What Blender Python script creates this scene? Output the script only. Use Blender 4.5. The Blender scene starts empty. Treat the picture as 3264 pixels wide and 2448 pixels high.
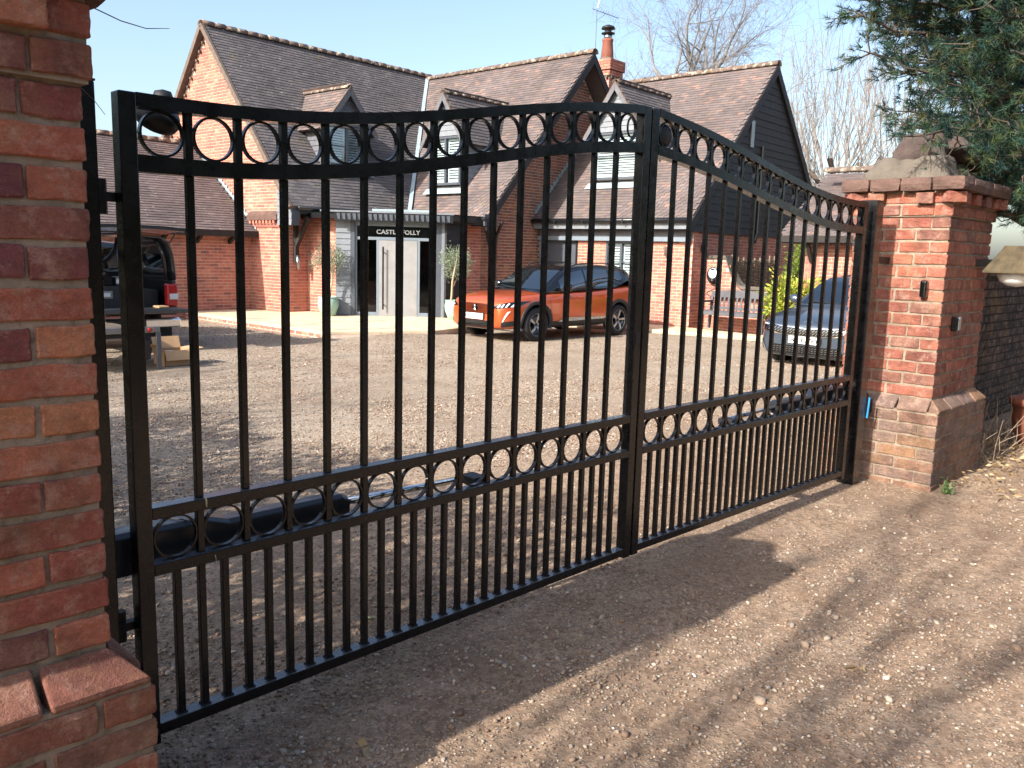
import bpy, bmesh, math, random
import numpy as np
from mathutils import Vector, Matrix
from mathutils.bvhtree import BVHTree

R = math.radians
rng = np.random.default_rng(7)
random.seed(7)
scene = bpy.context.scene
COL = scene.collection

# ------------------------------------------------------------------ camera, sky, sun, exposure
CAM_H = 1.5
PITCH, ROLL, YAW = R(8.778), R(1.562), R(45.777)
HA = R(3.289)                       # the house is turned a little against the gate


def make_camera():
    cam = bpy.data.cameras.new('camera')
    cam.sensor_width = 36.0
    cam.lens = 36.0 * 2690.3 / 3264.0
    cam.clip_start = 0.05
    cam.clip_end = 2000.0
    o = bpy.data.objects.new('camera', cam)
    COL.objects.link(o)
    fwd = Vector((math.sin(YAW) * math.cos(PITCH), math.cos(YAW) * math.cos(PITCH), -math.sin(PITCH)))
    right = Vector((math.cos(YAW), -math.sin(YAW), 0))
    up = right.cross(fwd)
    r2 = right * math.cos(ROLL) + up * math.sin(ROLL)
    u2 = -right * math.sin(ROLL) + up * math.cos(ROLL)
    m = Matrix((r2, u2, -fwd)).transposed().to_4x4()
    m.translation = (0, 0, CAM_H)
    o.matrix_world = m
    scene.camera = o


make_camera()

SUN_EL = R(33.0)
SUN_DIR_AZ = R(-1.7)                # heading in which the light travels, from +X
world = bpy.data.worlds.new('World')
scene.world = world
world.use_nodes = True
wt = world.node_tree
wt.nodes.clear()
sky = wt.nodes.new('ShaderNodeTexSky')
sky.sky_type = 'NISHITA'
sky.sun_disc = False
sky.sun_elevation = SUN_EL
_sx, _sy = -math.cos(SUN_DIR_AZ), -math.sin(SUN_DIR_AZ)
sky.sun_rotation = math.atan2(_sx, _sy)
sky.altitude = 60
sky.air_density = 1.0
sky.dust_density = 3.0
sky.ozone_density = 1.2
bg = wt.nodes.new('ShaderNodeBackground')
bg.inputs['Strength'].default_value = 0.15
wo = wt.nodes.new('ShaderNodeOutputWorld')
wt.links.new(sky.outputs[0], bg.inputs[0])
wt.links.new(bg.outputs[0], wo.inputs[0])

sl = bpy.data.lights.new('sun', 'SUN')
sl.energy = 4.4
sl.angle = R(0.55)
sl.color = (1.0, 0.945, 0.87)
so = bpy.data.objects.new('sun', sl)
COL.objects.link(so)
Ld = Vector((math.cos(SUN_EL) * math.cos(SUN_DIR_AZ), math.cos(SUN_EL) * math.sin(SUN_DIR_AZ), -math.sin(SUN_EL)))
so.rotation_euler = Ld.to_track_quat('-Z', 'Y').to_euler()
so.location = (-20, 5, 25)

vs = scene.view_settings
vs.view_transform = 'Standard'
vs.look = 'None'
vs.gamma = 1.0
vs.use_curve_mapping = False
vs.exposure = 1.05

# ------------------------------------------------------------------ small helpers


def lin(h):
    h = h.lstrip('#')
    out = []
    for i in (0, 2, 4):
        c = int(h[i:i + 2], 16) / 255.0
        out.append(c / 12.92 if c <= 0.04045 else ((c + 0.055) / 1.055) ** 2.4)
    return tuple(out) + (1.0,)


class NT:
    """small wrapper for building a node material"""

    def __init__(self, name):
        self.m = bpy.data.materials.new(name)
        self.m.use_nodes = True
        self.t = self.m.node_tree
        self.t.nodes.clear()
        self.out = self.t.nodes.new('ShaderNodeOutputMaterial')
        self.b = self.t.nodes.new('ShaderNodeBsdfPrincipled')
        self.t.links.new(self.b.outputs[0], self.out.inputs[0])
        self._pos = None
        self._rnd = None

    def n(self, typ, ins=None, **props):
        nd = self.t.nodes.new(typ)
        for k, v in props.items():
            setattr(nd, k, v)
        for k, v in (ins or {}).items():
            if hasattr(v, 'is_linked') or isinstance(v, bpy.types.NodeSocket):
                self.t.links.new(v, nd.inputs[k])
            else:
                nd.inputs[k].default_value = v
        return nd

    def set(self, **kw):
        for k, v in kw.items():
            k = k.replace('_', ' ')
            if isinstance(v, bpy.types.NodeSocket):
                self.t.links.new(v, self.b.inputs[k])
            else:
                self.b.inputs[k].default_value = v

    def pos(self):
        if self._pos is None:
            self._pos = self.n('ShaderNodeNewGeometry').outputs['Position']
        return self._pos

    def rnd(self):
        if self._rnd is None:
            a = self.n('ShaderNodeAttribute', attribute_name='rnd').outputs['Fac']
            o = self.n('ShaderNodeObjectInfo').outputs['Random']
            s = self.n('ShaderNodeMath', {0: a, 1: o}, operation='ADD').outputs[0]
            self._rnd = self.n('ShaderNodeMath', {0: s}, operation='FRACT').outputs[0]
        return self._rnd

    def noise(self, scale, detail=3, rough=.55, vec=None, dist=0.0):
        nd = self.n('ShaderNodeTexNoise', {'Scale': scale, 'Detail': detail, 'Roughness': rough, 'Distortion': dist})
        self.t.links.new(vec if vec is not None else self.pos(), nd.inputs['Vector'])
        return nd.outputs['Fac']

    def voro(self, scale, vec=None, out='Distance', feature='F1', rand=1.0):
        nd = self.n('ShaderNodeTexVoronoi', {'Scale': scale, 'Randomness': rand}, feature=feature)
        self.t.links.new(vec if vec is not None else self.pos(), nd.inputs['Vector'])
        return nd.outputs[out]

    def ramp(self, fac, stops, interp='LINEAR'):
        nd = self.n('ShaderNodeValToRGB')
        self.t.links.new(fac, nd.inputs[0])
        cr = nd.color_ramp
        cr.interpolation = interp
        while len(cr.elements) > 1:
            cr.elements.remove(cr.elements[-1])
        for i, (p, c) in enumerate(stops):
            e = cr.elements[0] if i == 0 else cr.elements.new(p)
            e.position = p
            if isinstance(c, (int, float)):
                c = (c, c, c, 1)
            elif isinstance(c, str):
                c = lin(c)
            e.color = c
        return nd.outputs[0]

    def mix(self, fac, a, b, mode='MIX'):
        nd = self.n('ShaderNodeMix', data_type='RGBA', blend_type=mode)
        for k, v in ((0, fac), (6, a), (7, b)):
            if isinstance(v, bpy.types.NodeSocket):
                self.t.links.new(v, nd.inputs[k])
            else:
                if k and isinstance(v, str):
                    v = lin(v)
                nd.inputs[k].default_value = v
        return nd.outputs[2]

    def math(self, op, a, b=0.0):
        nd = self.n('ShaderNodeMath', operation=op)
        for k, v in ((0, a), (1, b)):
            if isinstance(v, bpy.types.NodeSocket):
                self.t.links.new(v, nd.inputs[k])
            else:
                nd.inputs[k].default_value = v
        return nd.outputs[0]

    def bump(self, h, strength=.4, dist=.004, normal=None):
        nd = self.n('ShaderNodeBump', {'Strength': strength, 'Distance': dist})
        self.t.links.new(h, nd.inputs['Height'])
        if normal is not None:
            self.t.links.new(normal, nd.inputs['Normal'])
        return nd.outputs[0]


MAT = {}


def simple(name, col, rough=.5, metal=0.0, nscale=8.0, namt=.25, bscale=None, bstr=.2, bdist=.002, coat=0.0, spec=.5):
    """one colour with a noise variation and a fine relief"""
    k = NT(name)
    c = lin(col) if isinstance(col, str) else col
    f = k.noise(nscale, 4)
    v = k.ramp(f, [(.25, 1 - namt), (.75, 1 + namt * .6)])
    k.set(Base_Color=k.mix(1.0, c, v, 'MULTIPLY'), Metallic=metal)
    r = k.ramp(k.noise(nscale * 3, 3), [(.3, max(.02, rough - .08)), (.7, min(1, rough + .08))])
    k.set(Roughness=r)
    k.b.inputs['Specular IOR Level'].default_value = spec
    if coat:
        k.b.inputs['Coat Weight'].default_value = coat
        k.b.inputs['Coat Roughness'].default_value = .06
    if bscale:
        k.set(Normal=k.bump(k.noise(bscale, 4), bstr, bdist))
    MAT[name] = k.m
    return k.m


def tag(o, label=None, cat=None, group=None, kind=None):
    if label:
        o['label'] = label
    if cat:
        o['category'] = cat
    if group:
        o['group'] = group
    if kind:
        o['kind'] = kind
    return o


def thing(name, label, cat, loc=(0, 0, 0), group=None):
    o = bpy.data.objects.new(name, None)
    COL.objects.link(o)
    o.location = loc
    o.empty_display_size = .2
    return tag(o, label, cat, group)


def adopt(o, parent):
    """parent an object whose geometry is already in world coordinates"""
    if parent is not None:
        o.parent = parent
        o.matrix_parent_inverse = WORLD(parent).inverted()
    return o


def WORLD(o):
    m = o.matrix_basis.copy()
    if o.parent is not None:
        m = WORLD(o.parent) @ o.matrix_parent_inverse @ m
    return m


class MB:
    """collects polygons in numpy chunks and links them as ONE mesh object"""

    def __init__(self):
        self.v = []
        self.f = []
        self.r = []
        self.n = 0
        self.mi = []

    def add(self, verts, faces, rnd=None, mi=0):
        verts = np.asarray(verts, float)
        self.v.append(verts)
        b = self.n
        for f in faces:
            self.f.append([i + b for i in f])
        self.mi.extend([mi] * len(faces))
        self.r.append(np.full(len(verts), rng.random() if rnd is None else rnd))
        self.n += len(verts)
        return self

    def box(self, lo, hi, T=None, rnd=None, mi=0):
        x0, y0, z0 = lo
        x1, y1, z1 = hi
        v = [(x0, y0, z0), (x1, y0, z0), (x1, y1, z0), (x0, y1, z0), (x0, y0, z1), (x1, y0, z1), (x1, y1, z1), (x0, y1, z1)]
        if T is not None:
            v = [T(*p) for p in v]
        return self.add(v, BOXF, rnd, mi)

    def obox(self, c, ax, ay, az, rnd=None, mi=0):
        """oriented box: centre and three half vectors"""
        c, ax, ay, az = (np.asarray(a, float) for a in (c, ax, ay, az))
        v = [c - ax - ay - az, c + ax - ay - az, c + ax + ay - az, c - ax + ay - az,
             c - ax - ay + az, c + ax - ay + az, c + ax + ay + az, c - ax + ay + az]
        return self.add(v, BOXF, rnd, mi)

    def bar(self, a, b, w, h=None, up=(0, 0, 1), rnd=None, mi=0):
        """rectangular bar from a to b"""
        a = np.asarray(a, float)
        b = np.asarray(b, float)
        d = b - a
        L = np.linalg.norm(d)
        d = d / L
        s = np.cross(d, up)
        if np.linalg.norm(s) < 1e-4:
            s = np.cross(d, (0, 1, 0))
        s /= np.linalg.norm(s)
        t = np.cross(s, d)
        return self.obox((a + b) / 2, d * L / 2, s * w / 2, t * (h or w) / 2, rnd, mi)

    def tube(self, pts, rad, sides=8, cap=True, rnd=None, mi=0):
        pts = np.asarray(pts, float)
        n = len(pts)
        if np.isscalar(rad):
            rad = [rad] * n
        vs = []
        ref = np.array((0.0, 0.0, 1.0))
        prev = None
        for i in range(n):
            d = pts[min(i + 1, n - 1)] - pts[max(i - 1, 0)]
            d = d / (np.linalg.norm(d) + 1e-12)
            if prev is None:
                s = np.cross(d, ref)
                if np.linalg.norm(s) < 1e-3:
                    s = np.cross(d, (1.0, 0, 0))
            else:
                s = prev - d * prev.dot(d)
            s = s / (np.linalg.norm(s) + 1e-12)
            prev = s
            t = np.cross(d, s)
            for k in range(sides):
                a = 2 * math.pi * k / sides
                vs.append(pts[i] + (s * math.cos(a) + t * math.sin(a)) * rad[i])
        fs = []
        for i in range(n - 1):
            for k in range(sides):
                k2 = (k + 1) % sides
                fs.append((i * sides + k, i * sides + k2, (i + 1) * sides + k2, (i + 1) * sides + k))
        if cap:
            fs.append(tuple(range(sides))[::-1])
            fs.append(tuple((n - 1) * sides + k for k in range(sides)))
        return self.add(vs, fs, rnd, mi)

    def lathe(self, prof, c=(0, 0, 0), ax=(0, 0, 1), seg=24, T=None, rnd=None, mi=0, close=False):
        """profile of (radius, height) turned round an axis through c"""
        c = np.asarray(c, float)
        ax = np.asarray(ax, float)
        ax /= np.linalg.norm(ax)
        s = np.cross(ax, (0, 0, 1.0))
        if np.linalg.norm(s) < 1e-3:
            s = np.array((1.0, 0, 0))
        s /= np.linalg.norm(s)
        t = np.cross(ax, s)
        vs, fs = [], []
        m = len(prof)
        for k in range(seg):
            a = 2 * math.pi * k / seg
            e = s * math.cos(a) + t * math.sin(a)
            for r, h in prof:
                vs.append(c + e * r + ax * h)
        for k in range(seg):
            k2 = (k + 1) % seg
            for j in range(m - 1 + (1 if close else 0)):
                j2 = (j + 1) % m
                fs.append((k * m + j, k2 * m + j, k2 * m + j2, k * m + j2))
        return self.add(vs, fs, rnd, mi)

    def grid(self, P, rnd=None, mi=0):
        """P: array (n, m, 3)"""
        P = np.asarray(P, float)
        n, m = P.shape[:2]
        fs = [(i * m + j, (i + 1) * m + j, (i + 1) * m + j + 1, i * m + j + 1) for i in range(n - 1) for j in range(m - 1)]
        return self.add(P.reshape(-1, 3), fs, rnd, mi)

    def prism(self, poly, d, rnd=None, mi=0):
        """polygon (3D points) extruded by vector d"""
        p = np.asarray(poly, float)
        n = len(p)
        v = np.concatenate([p, p + np.asarray(d, float)])
        f = [tuple(range(n))[::-1], tuple(range(n, 2 * n))]
        f += [(i, (i + 1) % n, n + (i + 1) % n, n + i) for i in range(n)]
        return self.add(v, f, rnd, mi)

    def mesh(self, name, mat, smooth=False, fix=True):
        me = bpy.data.meshes.new(name)
        V = np.concatenate(self.v) if self.v else np.zeros((0, 3))
        me.from_pydata(V.tolist(), [], self.f)
        mats = mat if isinstance(mat, (list, tuple)) else [mat]
        for m_ in mats:
            me.materials.append(MAT[m_] if isinstance(m_, str) else m_)
        if len(mats) > 1:
            me.polygons.foreach_set('material_index', self.mi)
        at = me.attributes.new('rnd', 'FLOAT', 'POINT')
        at.data.foreach_set('value', np.concatenate(self.r) if self.r else [])
        if fix:
            bm = bmesh.new()
            bm.from_mesh(me)
            bmesh.ops.recalc_face_normals(bm, faces=bm.faces)
            bm.to_mesh(me)
            bm.free()
        if smooth:
            me.polygons.foreach_set('use_smooth', [True] * len(me.polygons))
        me.update()
        return me

    def build(self, name, mat, parent=None, smooth=False, fix=True, bevel=0.0, seg=2, kind=None, label=None, subsurf=0, auto=None):
        me = self.mesh(name, mat, smooth, fix)
        o = bpy.data.objects.new(name, me)
        COL.objects.link(o)
        adopt(o, parent)
        if kind:
            o['kind'] = kind
        if label:
            o['label'] = label
        if bevel:
            b = o.modifiers.new('bevel', 'BEVEL')
            b.width = bevel
            b.segments = seg
            b.limit_method = 'ANGLE'
            b.angle_limit = R(40)
        if subsurf:
            s = o.modifiers.new('sub', 'SUBSURF')
            s.levels = s.render_levels = subsurf
        return o


BOXF = [(0, 3, 2, 1), (4, 5, 6, 7), (0, 1, 5, 4), (1, 2, 6, 5), (2, 3, 7, 6), (3, 0, 4, 7)]


def fast_mesh(name, V, F, mat, rnd=None, smooth=False):
    """equal-sized polygons straight from numpy arrays (V: n,3; F: m,k)"""
    me = bpy.data.meshes.new(name)
    nf, k = F.shape
    me.vertices.add(len(V))
    me.vertices.foreach_set('co', np.ascontiguousarray(V, dtype=np.float32).ravel())
    me.loops.add(nf * k)
    me.loops.foreach_set('vertex_index', np.ascontiguousarray(F, dtype=np.int32).ravel())
    me.polygons.add(nf)
    me.polygons.foreach_set('loop_start', np.arange(0, nf * k, k, dtype=np.int32))
    me.polygons.foreach_set('loop_total', np.full(nf, k, dtype=np.int32))
    me.polygons.foreach_set('use_smooth', np.full(nf, bool(smooth)))
    me.materials.append(MAT[mat] if isinstance(mat, str) else mat)
    if rnd is not None:
        at = me.attributes.new('rnd', 'FLOAT', 'POINT')
        at.data.foreach_set('value', np.ascontiguousarray(rnd, dtype=np.float32))
    me.update(calc_edges=True)
    me.validate()
    return me


def link(name, me, parent=None, kind=None, label=None):
    o = bpy.data.objects.new(name, me)
    COL.objects.link(o)
    adopt(o, parent)
    if kind:
        o['kind'] = kind
    if label:
        o['label'] = label
    return o


BOXV = np.array([(-1, -1, -1), (1, -1, -1), (1, 1, -1), (-1, 1, -1), (-1, -1, 1), (1, -1, 1), (1, 1, 1), (-1, 1, 1)], float)
BOXQ = np.array(BOXF)


def many_boxes(C, A, B, N, rnd):
    """arrays of centres and half vectors -> V, F, r   (8 verts, 6 quads each)"""
    C, A, B, N = (np.asarray(x, float) for x in (C, A, B, N))
    V = C[:, None] + BOXV[None, :, 0:1] * A[:, None] + BOXV[None, :, 1:2] * B[:, None] + BOXV[None, :, 2:3] * N[:, None]
    n = len(C)
    F = (BOXQ[None] + 8 * np.arange(n)[:, None, None]).reshape(-1, 4)
    return V.reshape(-1, 3), F, np.repeat(rnd, 8)


CAMP = np.array((0, 0, CAM_H))


def text_mesh(s, size, depth, mat, name='lettering'):
    """flat raised lettering in the XY plane, centred, as a mesh"""
    cu = bpy.data.curves.new('txt', 'FONT')
    cu.body = s
    cu.size = size
    cu.extrude = depth
    cu.offset = size * .022
    cu.align_x = 'CENTER'
    cu.align_y = 'CENTER'
    cu.resolution_u = 3
    o = bpy.data.objects.new('txt', cu)
    COL.objects.link(o)
    dg = bpy.context.evaluated_depsgraph_get()
    me = bpy.data.meshes.new_from_object(o.evaluated_get(dg))
    bpy.data.objects.remove(o)
    bpy.data.curves.remove(cu)
    me.name = name
    me.materials.clear()
    me.materials.append(MAT[mat])
    return me


def ground_z(x, y):
    t = np.clip((np.asarray(y, float) - 2.6) / 6.5, 0, 1)
    x = np.asarray(x, float)
    y = np.asarray(y, float)
    # gravel banked up against the terrace
    return -0.2 * t * t * (3 - 2 * t) + .115 * np.exp(-((x - 10.2) / 1.35) ** 2 - ((y - 12.95) / .95) ** 2)


e1 = np.array((math.cos(HA), math.sin(HA), 0))
e2 = np.array((-math.sin(HA), math.cos(HA), 0))
ez = np.array((0.0, 0, 1))


def H(u, v, z):
    return e1 * u + e2 * v + ez * z
# ------------------------------------------------------------------ materials


def make_materials():
    # near brick: each brick its own colour
    for nm, stops, fine in (('brick_near', [(0, '#8f5347'), (.14, '#a8604e'), (.3, '#b5735a'), (.42, '#8a4e48'), (.52, '#6e444a'), (.6, '#9a5848'), (.74, '#c0825e'), (.86, '#9c5a4c'), (.94, '#70454c'), (1, '#98604e')], 1),
                            ('brick_plinth', [(0, '#7d5a50'), (.3, '#8b6456'), (.5, '#9a5a48'), (.7, '#6d5048'), (.85, '#a86f50'), (1, '#7a4a44')], 1),
                            ('brick_worn', [(0, '#885045'), (.2, '#995d4e'), (.4, '#a66a57'), (.55, '#7d4c42'), (.7, '#a4614d'), (.85, '#8c6254'), (1, '#785048')], 1),
                            ('brick_worn_low', [(0, '#76625a'), (.3, '#836e62'), (.5, '#8c6855'), (.7, '#6a5a52'), (.85, '#977458'), (1, '#75584e')], 1),
                            ('brick_house', [(0, '#a8685a'), (.25, '#b57362'), (.5, '#bd7b66'), (.7, '#a3645a'), (.86, '#c48a72'), (.94, '#8c5f58'), (1, '#b06e5e')], 0),
                            ('brick_dark', [(0, '#46423c'), (.3, '#534c44'), (.6, '#5a4c42'), (.85, '#4b453e'), (1, '#3a3834')], 1)):
        k = NT(nm)
        base = k.ramp(k.rnd(), stops)
        base = k.mix(1.0, base, k.ramp(k.noise(9, 5, .6), [(.25, .72), (.75, 1.22)]), 'MULTIPLY')
        if fine:
            base = k.mix(1.0, base, k.ramp(k.noise(70, 5, .7), [(.3, .8), (.7, 1.15)]), 'MULTIPLY')
            pale = k.ramp(k.noise(15, 8, .8), [(.5, 0), (.62, .5), (.75, .75)])
            base = k.mix(pale, base, '#bb9a88')
            dark = k.ramp(k.noise(6.3, 6, .7), [(.5, 0), (.72, .65)])
            base = k.mix(dark, base, '#4a332e')
            moss = k.ramp(k.noise(11, 5, .7, dist=.6), [(.66, 0), (.74, .5)])
            base = k.mix(moss, base, '#6b6238')
            tan = k.ramp(k.noise(3.7, 5, .7), [(.5, 0), (.7, .45)])
            base = k.mix(tan, base, '#a5825f')
            pits = k.ramp(k.voro(95), [(.06, 0), (.22, 1)])
            h = k.math('ADD', k.math('MULTIPLY', k.noise(48, 8, .75), 1.3), k.math('MULTIPLY', k.noise(320, 4, .7), .45))
            h = k.math('ADD', h, k.math('MULTIPLY', pits, .25))
            base = k.mix(1.0, base, k.ramp(k.noise(210, 5, .75), [(.3, .78), (.7, 1.2)]), 'MULTIPLY')
            k.set(Normal=k.bump(h, 1.0, .007))
        else:
            base = k.mix(1.0, base, k.ramp(k.noise(1.1, 3), [(.3, .82), (.7, 1.12)]), 'MULTIPLY')
            k.set(Normal=k.bump(k.noise(60, 4), .4, .004))
        k.set(Base_Color=base, Roughness=.9)
        k.b.inputs['Specular IOR Level'].default_value = .25
        MAT[nm] = k.m

    for nm, c, d in (('mortar_near', '#a39280', '#7b6e5e'), ('mortar_house', '#d6c4b4', '#b8a392'), ('mortar_dark', '#5a5147', '#3d3833')):
        k = NT(nm)
        b = k.mix(k.ramp(k.noise(14, 5, .65), [(.35, 0), (.7, 1)]), c, d)
        b = k.mix(k.ramp(k.noise(45, 4), [(.55, 0), (.75, .6)]), b, '#4c4436' if nm == 'mortar_near' else d)
        k.set(Base_Color=b, Roughness=.95, Normal=k.bump(k.noise(140, 5, .7), .8, .006))
        k.b.inputs['Specular IOR Level'].default_value = .15
        MAT[nm] = k.m

    # roof tiles
    for nm, stops, lich in (('tile_a', [(0, '#565253'), (.3, '#5d5858'), (.55, '#645e5e'), (.8, '#595455'), (1, '#6e6765')], .62),
                            ('tile_b', [(0, '#5e5554'), (.25, '#665c5a'), (.5, '#6e6360'), (.75, '#615755'), (.93, '#75645d'), (1, '#836c63')], .66),
                            ('tile_low', [(0, '#5e5454'), (.35, '#655957'), (.6, '#6c5f5c'), (.85, '#615755'), (1, '#756965')], .62)):
        k = NT(nm)
        b = k.ramp(k.rnd(), stops)
        b = k.mix(1.0, b, k.ramp(k.noise(.9, 4, .6), [(.3, .78), (.72, 1.2)]), 'MULTIPLY')
        b = k.mix(1.0, b, k.ramp(k.noise(24, 4, .6), [(.3, .85), (.7, 1.12)]), 'MULTIPLY')
        b = k.mix(k.ramp(k.noise(13, 5, .75), [(lich, 0), (lich + .06, .8)]), b, '#c9c0b2')
        b = k.mix(k.ramp(k.noise(2.1, 5, .7), [(.6, 0), (.75, .45)]), b, '#8a7a4a')
        k.set(Base_Color=b, Roughness=.88, Normal=k.bump(k.noise(90, 4), .15, .002))
        k.b.inputs['Specular IOR Level'].default_value = .3
        MAT[nm] = k.m
    k = NT('ridge_tile')
    b = k.ramp(k.rnd(), [(0, '#584b45'), (.5, '#6b5a50'), (1, '#5f5248')])
    b = k.mix(k.ramp(k.noise(7, 5, .75), [(.52, 0), (.62, .75)]), b, '#c2b6a2')
    b = k.mix(k.ramp(k.noise(4.3, 5, .7), [(.58, 0), (.68, .7)]), b, '#9a7a50')
    k.set(Base_Color=b, Roughness=.9, Normal=k.bump(k.noise(50, 5), .5, .006))
    MAT['ridge_tile'] = k.m

    # gravel drive
    k = NT('gravel_ground')
    p = k.pos()
    sep = k.n('ShaderNodeSeparateXYZ')
    k.t.links.new(p, sep.inputs[0])
    far = k.ramp(k.math('MULTIPLY', sep.outputs['Y'], .1), [(.33, 0), (.62, 1)])
    soil = k.mix(k.ramp(k.noise(1.3, 5, .6), [(.35, 0), (.68, 1)]), '#8b735e', '#a08770')
    soil = k.mix(k.ramp(k.noise(5.2, 5, .65), [(.4, 0), (.7, .7)]), soil, '#b19a82')
    soil = k.mix(k.ramp(k.noise(55, 4, .7), [(.3, .55), (.6, 0)]), soil, '#6a5748')
    court = k.mix(k.ramp(k.noise(.55, 5, .6), [(.38, 0), (.66, 1)]), '#a99b89', '#978876')
    court = k.mix(k.ramp(k.noise(30, 4, .7), [(.35, .5), (.6, 0)]), court, '#7c6b59')
    base = k.mix(far, soil, court)
    grain = k.math('MULTIPLY', k.math('ADD', k.voro(34, out='Color'), k.voro(75, out='Color')), .5)
    base = k.mix(1.0, base, k.ramp(grain, [(.2, .66), (.8, 1.3)]), 'MULTIPLY')
    cells = k.voro(85, out='Color')
    cv = k.n('ShaderNodeSeparateColor')
    k.t.links.new(cells, cv.inputs[0])
    stone = k.ramp(cv.outputs[0], [(0, '#7a6656'), (.3, '#937e6b'), (.55, '#a99683'), (.8, '#968c82'), (.95, '#b9ac9c'), (1, '#d4cabc')])
    dist = k.voro(85)
    cov_n = k.ramp(k.noise(2.2, 4, .6), [(.4, .25), (.65, .8)])
    cov = k.mix(far, cov_n, k.ramp(k.noise(1.1, 4), [(.35, .62), (.6, .95)]))
    present = k.math('LESS_THAN', cv.outputs[1], cov)
    inside = k.ramp(dist, [(.30, 1), (.46, 0)])
    fac = k.math('MULTIPLY', present, inside)
    base = k.mix(fac, base, stone)
    # worn wheel lines along the drive into the court
    wob = k.math('ADD', sep.outputs['X'], k.math('MULTIPLY', k.noise(.35, 2), 1.6))
    trk = k.ramp(k.math('PINGPONG', k.math('ADD', wob, .35), .8), [(.0, 1), (.22, .2), (.4, 0)])
    trk = k.math('MULTIPLY', trk, k.ramp(k.noise(2.6, 4, .6), [(.4, .0), (.65, .55)]))
    base = k.mix(trk, base, '#75604e')
    k.set(Base_Color=base, Roughness=.93)
    k.b.inputs['Specular IOR Level'].default_value = .2
    hh = k.math('ADD', k.math('MULTIPLY', fac, .8), k.math('MULTIPLY', k.noise(160, 5, .7), .5))
    hh = k.math('ADD', hh, k.math('MULTIPLY', k.noise(9, 4), 1.2))
    k.set(Normal=k.bump(hh, .8, .012))
    MAT['gravel_ground'] = k.m

    k = NT('pebble')
    b = k.ramp(k.rnd(), [(0, '#6c5648'), (.2, '#826b59'), (.45, '#96806c'), (.62, '#a2917f'), (.78, '#8c8278'), (.95, '#ab9c8a'), (.99, '#c2b5a4'), (1, '#dad2c6')])
    b = k.mix(1.0, b, k.ramp(k.noise(160, 4), [(.3, .8), (.7, 1.15)]), 'MULTIPLY')
    k.set(Base_Color=b, Roughness=.85, Normal=k.bump(k.noise(350, 3), .3, .002))
    MAT['pebble'] = k.m

    # painted steel
    k = NT('gate_paint')
    n1 = k.noise(35, 4)
    k.set(Base_Color=k.mix(k.ramp(n1, [(.35, 0), (.7, 1)]), '#0e0d0f', '#181617'),
          Roughness=k.ramp(k.noise(18, 4), [(.3, .2), (.7, .34)]), Normal=k.bump(k.noise(260, 3), .12, .001))
    k.b.inputs['Specular IOR Level'].default_value = .42
    dust = k.ramp(k.noise(7, 6, .7), [(.6, 0), (.9, .04)])
    bc = k.mix(dust, k.mix(k.ramp(n1, [(.35, 0), (.7, 1)]), '#0c0b0d', '#151416'), '#3b332c')
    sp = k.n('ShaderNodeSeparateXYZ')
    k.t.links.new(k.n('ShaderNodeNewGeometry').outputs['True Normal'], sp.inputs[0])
    top_sheen = k.math('MULTIPLY', k.ramp(sp.outputs['Z'], [(.9, 0), (.99, 1)]), k.ramp(k.noise(40, 5, .7), [(.25, .25), (.6, .8)]))  # grey sky sheen painted into the colour of upward faces
    k.set(Base_Color=k.mix(top_sheen, bc, '#66696c'))
    k.b.inputs['Coat Weight'].default_value = .12
    k.b.inputs['Coat Roughness'].default_value = .12
    MAT['gate_paint'] = k.m
    simple('gate_rough', '#1b191a', .6, 0, 30, .3, 120, .5, .002)
    simple('operator_grey', '#26292f', .38, 0, 12, .15, 300, .1, .0008)
    simple('chrome', '#d8dce0', .12, 1.0, 20, .1)
    simple('steel', '#9aa0a4', .35, 1.0, 20, .2)
    simple('alu', '#8f9292', .42, .9, 14, .2, 60, .1)
    simple('stone_cap', '#624b42', .92, 0, 6, .4, 40, .9, .01)
    simple('stone_rough', '#645c52', .95, 0, 5, .5, 30, 1.0, .014)
    simple('stone_red', '#4d403b', .95, 0, 7, .5, 35, 1.0, .012)
    simple('paving', '#cdbb9d', .85, 0, 3, .22, 80, .35, .003)
    simple('paving_grey', '#b3a78f', .88, 0, 3, .25, 80, .35, .003)
    simple('lead', '#9fb0b4', .55, .25, 6, .25, 40, .2)
    simple('board_black', '#232326', .72, 0, 8, .35, 60, .5, .004)
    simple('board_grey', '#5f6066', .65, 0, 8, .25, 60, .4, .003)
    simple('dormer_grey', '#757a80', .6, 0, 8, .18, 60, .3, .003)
    simple('frame_grey', '#4b5058', .42, 0, 10, .12)
    simple('frame_mid', '#75808a', .42, 0, 10, .12)
    simple('door_grey', '#8d8c8b', .55, 0, 4, .16, 120, .25, .0015)
    simple('white_paint', '#d2d8da', .45, 0, 10, .05)
    simple('gutter_black', '#1b1c1f', .35, 0, 10, .2)
    simple('timber_dark', '#2a2523', .8, 0, 9, .35, 50, .5, .004)
    simple('timber_edge', '#66584e', .85, 0, 9, .35, 50, .5, .004)
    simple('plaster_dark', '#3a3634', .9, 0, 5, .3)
    simple('rubber', '#17171a', .75, 0, 25, .2, 150, .3, .002)
    simple('trim_black', '#1d1e21', .55, 0, 20, .15, 300, .2, .001)
    simple('gloss_black', '#0d0e10', .12, 0, 10, .1, coat=.6)
    simple('dark_void', '#0b0b0c', .9, 0, 10, .2)
    simple('plate_white', '#e6e8e2', .4, 0, 10, .04)
    simple('plate_yellow', '#d8a63c', .4, 0, 10, .04)
    simple('plate_ink', '#101418', .5, 0, 10, .05)
    simple('pot_glaze', '#8fb0a0', .3, 0, 5, .18, 30, .15, .002, coat=.3)
    simple('soil', '#3b2f27', .98, 0, 20, .4, 60, .8, .01)
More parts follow.
